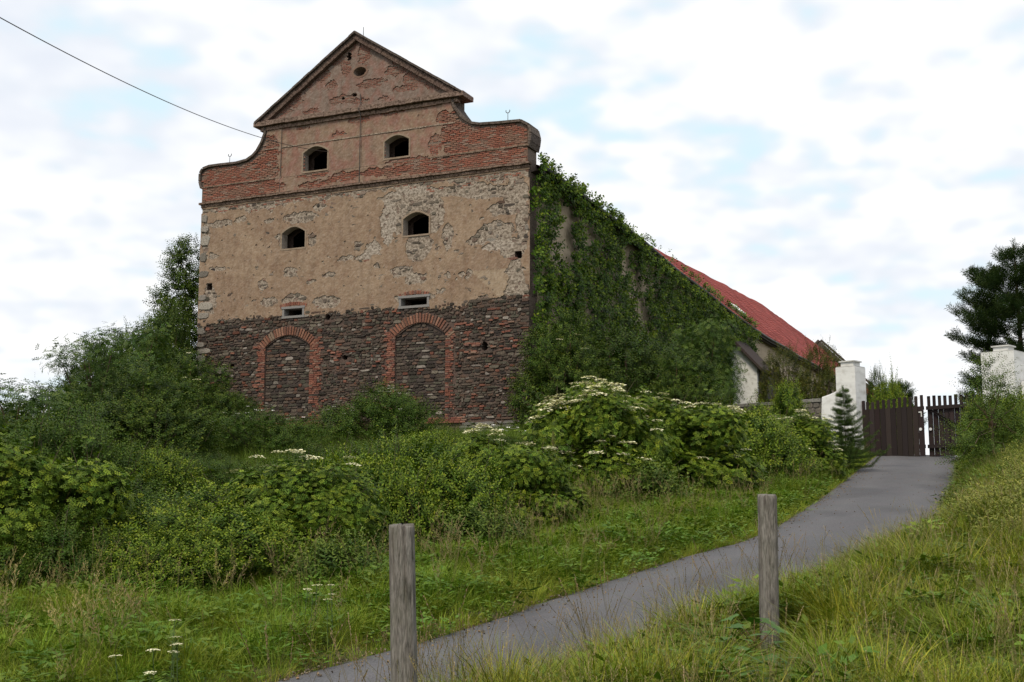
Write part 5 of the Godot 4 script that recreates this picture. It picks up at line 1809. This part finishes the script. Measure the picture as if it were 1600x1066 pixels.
func build_small_plants() -> void:
	rng.seed = 640
	# yarrow heads in the left verge
	var first: Node3D
	for q in YARROW:
		var h: float = q[2]
		if first == null:
			first = thing("yarrow", "white flat-topped yarrow flower standing in the grass left of the lane", "flower", on_ground(q[0], q[1]), 0.0, "white yarrow in the left verge")
			var a := Acc.new()
			a.tube(PackedVector3Array([Vector3.ZERO, Vector3(0.01, 0.25, 0), Vector3(0.0, 0.50, 0.01)]), PackedFloat32Array([0.004, 0.003, 0.003]), 4, Color(0.08, 0.12, 0.04), false)
			for k in 16: leaf(a, Vector3(0, 0.03 * k, 0), (unit() + Vector3(0, 0.5, 0)).normalized(), Vector3.UP, 0.06, 0.012, Color(0.06, 0.10, 0.03))
			part("stem", a.mesh(), M.blade, first)
			var hd := part("flower_head", flower_heads[0], M.petal, first)
			hd.position = Vector3(0, 0.5, 0.01)
			hd.scale = Vector3.ONE * 0.42
		var o: Node3D = first
		if q != YARROW[0]:
			o = first.duplicate()
			o.name = "yarrow"
			add_child(o, true)
			o.position = on_ground(q[0], q[1])
		o.set_meta("label", "small white yarrow flower low in the grass at the lower left" if q[1] < 11.5 else "small white yarrow flower in the verge left of the near post")
		o.set_meta("group", "white yarrow at the lower left" if q[1] < 11.5 else "white yarrow left of the near post")
		o.rotation = Vector3(rng.randf_range(-0.12, 0.12), rng.randf() * TAU, rng.randf_range(-0.12, 0.12))
		o.scale = Vector3(1, h / 0.5, 1)
	# a tall dock going to seed before the shrubs
	var o := thing("dock_plant", "tall yellow-green dock spike rising before the flowering elder", "plant", on_ground(0.62, 18.2))
	var a := Acc.new()
	a.tube(PackedVector3Array([Vector3.ZERO, Vector3(0.02, 0.7, 0), Vector3(-0.01, 1.42, 0.0)]), PackedFloat32Array([0.010, 0.008, 0.004]), 5, Color(0.12, 0.13, 0.05), false)
	for k in 9: leaf(a, Vector3(0, 0.08 + 0.06 * k, 0), (unit() + Vector3(0, 0.5, 0)).normalized(), Vector3.UP, 0.24, 0.06, Color(0.07, 0.11, 0.03))
	part("stem", a.mesh(), M.blade, o)
	a = Acc.new()
	for k in 420:
		var f := pow(rng.randf(), 0.8)
		var y := lerpf(0.62, 1.45, f)
		var d := unit()
		leaf(a, Vector3(d.x, 0, d.z) * (0.085 * (1.0 - f * 0.8)) * rng.randf() + Vector3(0, y, 0), (d * 0.6 + Vector3(0, 0.9, 0)).normalized(), d, 0.045, 0.018, shade(Color(0.21, 0.22, 0.07), 0.75, 1.2))
	part("seed_spike", a.mesh(), M.leaf, o)
	# a maple seedling in the grass below the right post
	o = thing("maple_seedling", "young maple seedling with broad lobed leaves below the right post", "seedling", on_ground(1.42, 7.3, 0.12))
	var st := Acc.new()
	for k in 26:
		var t := k * 2.4
		var f := k / 25.0
		var r := 0.05 + 0.16 * (1.0 - f * 0.6)
		var p := Vector3(cos(t) * r, 0.12 + 0.38 * f, sin(t) * r)
		st.tube(PackedVector3Array([Vector3(0, 0.05 + 0.3 * f, 0), p]), PackedFloat32Array([0.003, 0.002]), 4, Color(0.13, 0.08, 0.04), false)
		var lf := Acc.new()
		var size := rng.randf_range(0.055, 0.085)
		var shape := [[0.0, -0.25], [0.55, -0.45], [0.45, 0.0], [1.0, 0.25], [0.5, 0.4], [0.42, 0.65], [0.0, 1.25], [-0.42, 0.65], [-0.5, 0.4], [-1.0, 0.25], [-0.45, 0.0], [-0.55, -0.45]]
		var col := shade(Color(0.060, 0.125, 0.030), 0.8, 1.25)
		for i in shape.size():
			var s0: Array = shape[i]
			var s1: Array = shape[(i + 1) % shape.size()]
			lf.tri(Vector3(0, 0, 0.2 * size), Vector3(s1[0], -0.16 * absf(s1[0]), s1[1]) * size, Vector3(s0[0], -0.16 * absf(s0[0]), s0[1]) * size, col)
		var m := part("leaf", lf.mesh(), M.leaf, o)
		m.position = p
		m.rotation = Vector3(rng.randf_range(-0.2, 0.5), -t + PI / 2, rng.randf_range(-0.3, 0.3))
	part("stems", st.mesh(), M.bark, o)

# ---------------------------------------------------------------- light
func build_sky() -> Sky:
	# broken white cloud over pale blue, the same kind of weather all round
	var w := 2048
	var h := 1024
	var im := Image.create_empty(w, h, false, Image.FORMAT_RGBF)
	var n1 := fn(11, 0.95, 5)
	var n2 := fn(29, 2.7, 4)
	var n4 := fn(61, 7.0, 3)
	var n3 := fn(47, 0.16, 2)
	for j in h / 2:
		var el := (0.5 - (j + 0.5) / h) * PI
		var y := sin(el)
		var step := 1 if el < 0.62 else 4
		if j % step != 0:
			continue
		for i in range(0, w, step):
			var az := ((i + 0.5) / w - 0.5) * TAU
			var k := 1.0 / (y + 0.16)
			var p := Vector2(sin(az) * cos(el) * k, -cos(az) * cos(el) * k) * 1.05
			var q := n1.get_noise_2d(p.x * 1.3 + 3.7, p.y * 1.3 + 2.0)
			var r := n2.get_noise_2d(p.x * 1.25, p.y * 1.6)
			var big := n3.get_noise_2d(p.x * 1.2 + 21.0, p.y * 1.2)
			var cover := smoothstep(-0.34, 0.06, q * 0.42 + r * 0.62 + big * 0.50 + n4.get_noise_2d(p.x, p.y) * 0.14 + 0.20)
			var thin := 0.5 + 0.5 * clampf(q * 0.9 + r * 1.1 + n4.get_noise_2d(p.x, p.y) * 0.8, -1, 1)
			var blue := Vector3(0.47, 0.63, 0.71).lerp(Vector3(0.55, 0.68, 0.735), smoothstep(0.5, 0.0, y))
			var white := Vector3(0.60, 0.635, 0.685).lerp(Vector3(0.775, 0.775, 0.775), smoothstep(0.1, 0.8, thin))
			white = white.lerp(Vector3(0.575, 0.61, 0.675), smoothstep(0.0, 0.5, big - q * 0.5 + r * 0.35) * 0.85)
			var c := blue.lerp(white, 0.12 + 0.88 * cover)
			c = c.lerp(Vector3(0.74, 0.75, 0.76), smoothstep(0.16, 0.0, y) * 0.6)
			if step == 1:
				im.set_pixel(i, j, Color(c.x, c.y, c.z))
			else:
				im.fill_rect(Rect2i(i, j, step, step), Color(c.x, c.y, c.z))
	im.fill_rect(Rect2i(0, h / 2, w, h / 2), Color(0.16, 0.17, 0.12))
	var m := PanoramaSkyMaterial.new()
	m.panorama = ImageTexture.create_from_image(im)
	var s := Sky.new()
	s.sky_material = m
	return s

func materials() -> void:
	M.soil = mat(Color.WHITE, 1.0, noise_tex(1, 0.02, [[0.3, grey(0.72)], [0.7, grey(1.0)]]), 0.7)
	M.asphalt = mat(Color.WHITE, 0.93, noise_tex(2, 0.06, [[0.2, grey(0.80)], [0.5, grey(0.93)], [0.8, grey(1.0)]], 5, 1024), 0.6, true, noise_tex(3, 0.12, [], 4, 512, true, 3.0), 0.5)
	M.masonry = mat(Color.WHITE, 0.95, noise_tex(4, 0.03, [[0.25, grey(0.70)], [0.6, grey(0.95)], [0.85, grey(1.0)]]), 1.1, true, noise_tex(5, 0.05, [], 4, 512, true, 6.0), 0.8)
	M.rough = mat(Color.WHITE, 0.97, noise_tex(6, 0.02, [[0.25, Color(0.62, 0.60, 0.58)], [0.55, grey(0.92)], [0.85, grey(1.0)]]), 0.8, true, noise_tex(7, 0.05, [], 5, 512, true, 8.0), 1.0)
	M.plaster = mat(Color.WHITE, 0.96, noise_tex(8, 0.010, [[0.2, Color(0.88, 0.865, 0.85)], [0.5, grey(0.97)], [0.8, grey(1.0)]], 6, 1024), 0.33, true, noise_tex(9, 0.05, [], 4, 512, true, 3.0), 0.6)
	M.render = mat(Color.WHITE, 0.9, noise_tex(10, 0.012, [[0.10, Color(0.80, 0.79, 0.77)], [0.40, grey(0.96)], [0.8, grey(1.0)]], 6), 0.5, true, noise_tex(12, 0.06, [], 4, 512, true, 3.0), 0.5)
	M.tiles = mat(Color.WHITE, 0.85, noise_tex(13, 0.05, [[0.2, grey(0.9)], [0.7, grey(1.0)]]), 0.5)
	M.wood = mat(Color.WHITE, 0.85, noise_tex(14, 0.05, [[0.2, grey(0.72)], [0.7, grey(1.0)]]), 1.5)
	M.post = mat(Color.WHITE, 0.95)
	var grain := noise_tex(15, 0.09, [[0.22, grey(0.78)], [0.5, grey(0.95)], [0.8, grey(1.0)]], 4)
	M.post.albedo_texture = grain
	M.post.normal_enabled = true
	M.post.normal_texture = noise_tex(16, 0.06, [], 4, 512, true, 3.0)
	M.post.uv1_triplanar = true
	M.post.uv1_world_triplanar = true
	M.post.uv1_scale = Vector3(3.2, 0.22, 3.2)
	M.metal = mat(Color.WHITE, 0.6)
	M.paint = mat(Color.WHITE, 0.5)
	M.bark = mat(Color.WHITE, 0.95)
	M.leaf = mat(Color.WHITE, 0.55)
	M.leaf.metallic_specular = 0.28
	M.leaf.backlight_enabled = true
	M.leaf.backlight = Color(0.46, 0.56, 0.12)
	M.blade = mat(Color.WHITE, 0.6)
	M.blade.backlight_enabled = true
	M.blade.backlight = Color(0.50, 0.56, 0.16)
	M.blade.metallic_specular = 0.25
	M.petal = mat(Color.WHITE, 0.8)
	M.petal.backlight_enabled = true
	M.petal.backlight = Color(0.4, 0.4, 0.36)
	for k in M:
		M[k].resource_name = k

func _ready() -> void:
	var cam := Camera3D.new()
	cam.name = "camera"
	cam.keep_aspect = Camera3D.KEEP_HEIGHT
	cam.fov = rad_to_deg(2.0 * atan(533.0 / 1900.0))
	cam.near = 0.1
	cam.far = 4000.0
	cam.rotation_degrees = Vector3(7.83, 0, 0)
	add_child(cam)
	cam.current = true
	var env := Environment.new()
	env.background_mode = Environment.BG_SKY
	env.sky = build_sky()
	env.tonemap_mode = Environment.TONE_MAPPER_LINEAR
	env.tonemap_exposure = 1.42
	env.sdfgi_enabled = true
	env.ssao_enabled = true
	env.ssil_enabled = true
	var we := WorldEnvironment.new()
	we.name = "environment"
	we.environment = env
	add_child(we)
	var sun := DirectionalLight3D.new()
	sun.name = "sun"
	sun.light_energy = 0.62
	sun.light_color = Color(1.0, 0.95, 0.86)
	sun.light_angular_distance = 14.0
	sun.shadow_enabled = true
	add_child(sun)
	sun.look_at_from_position(Vector3(-15, 46, 32), Vector3.ZERO)

	rng.seed = 20
	na = fn(101, 1.0, 3)
	nb = fn(202, 1.0, 3)
	road_left = PackedVector2Array([Vector2(-1.80, 9.0), Vector2(-0.81, 10.5), Vector2(-0.12, 11.7), Vector2(0.68, 13.2), Vector2(2.13, 15.8), Vector2(3.40, 17.9), Vector2(5.0, 21.8), Vector2(7.29, 27.9), Vector2(12.4, 42.0)])
	materials()
	build_ground()
	build_lane()
	rng.seed = 31
	var host := build_granary()
	build_lean_to(host)
	build_gateway()
	rng.seed = 57
	build_ivy(host)
	rng.seed = 64
	make_kinds()
	make_flowers()
	rng.seed = 75
	plant_all()
	conifer("pine_tree", 21.9, 52.0, 8.7, 6.3, "dark pine tree with ragged tiers behind the right gate pillar", 13, 0.16, 0.16, Color(0.018, 0.036, 0.016), Color(0.035, 0.058, 0.022), true, 811)
	conifer("spruce_sapling", 9.02, 33.0, 2.35, 2.1, "slender young spruce standing before the left gate pillar", 14, 0.055, 0.022, Color(0.036, 0.068, 0.022), Color(0.085, 0.125, 0.038), false, 812)
	conifer("small_pine", 15.7, 49.0, 3.0, 1.5, "small young pine showing above the closed gate leaf", 9, 0.12, 0.03, Color(0.022, 0.044, 0.018), Color(0.045, 0.07, 0.026), true, 813)
	build_grass()
	build_post(on_ground(-0.50, 6.0, 0.25), -0.085, 0.063, Vector2(0.03, 0.0), "square grey weathered post, nearer and left of the two", 2)
	build_post(on_ground(1.675, 8.1, 0.1), 0.084, 0.063, Vector2(-0.008, 0.01), "rounder weathered post standing right at the lane's edge", 5)
	build_cable(host)
	build_small_plants()
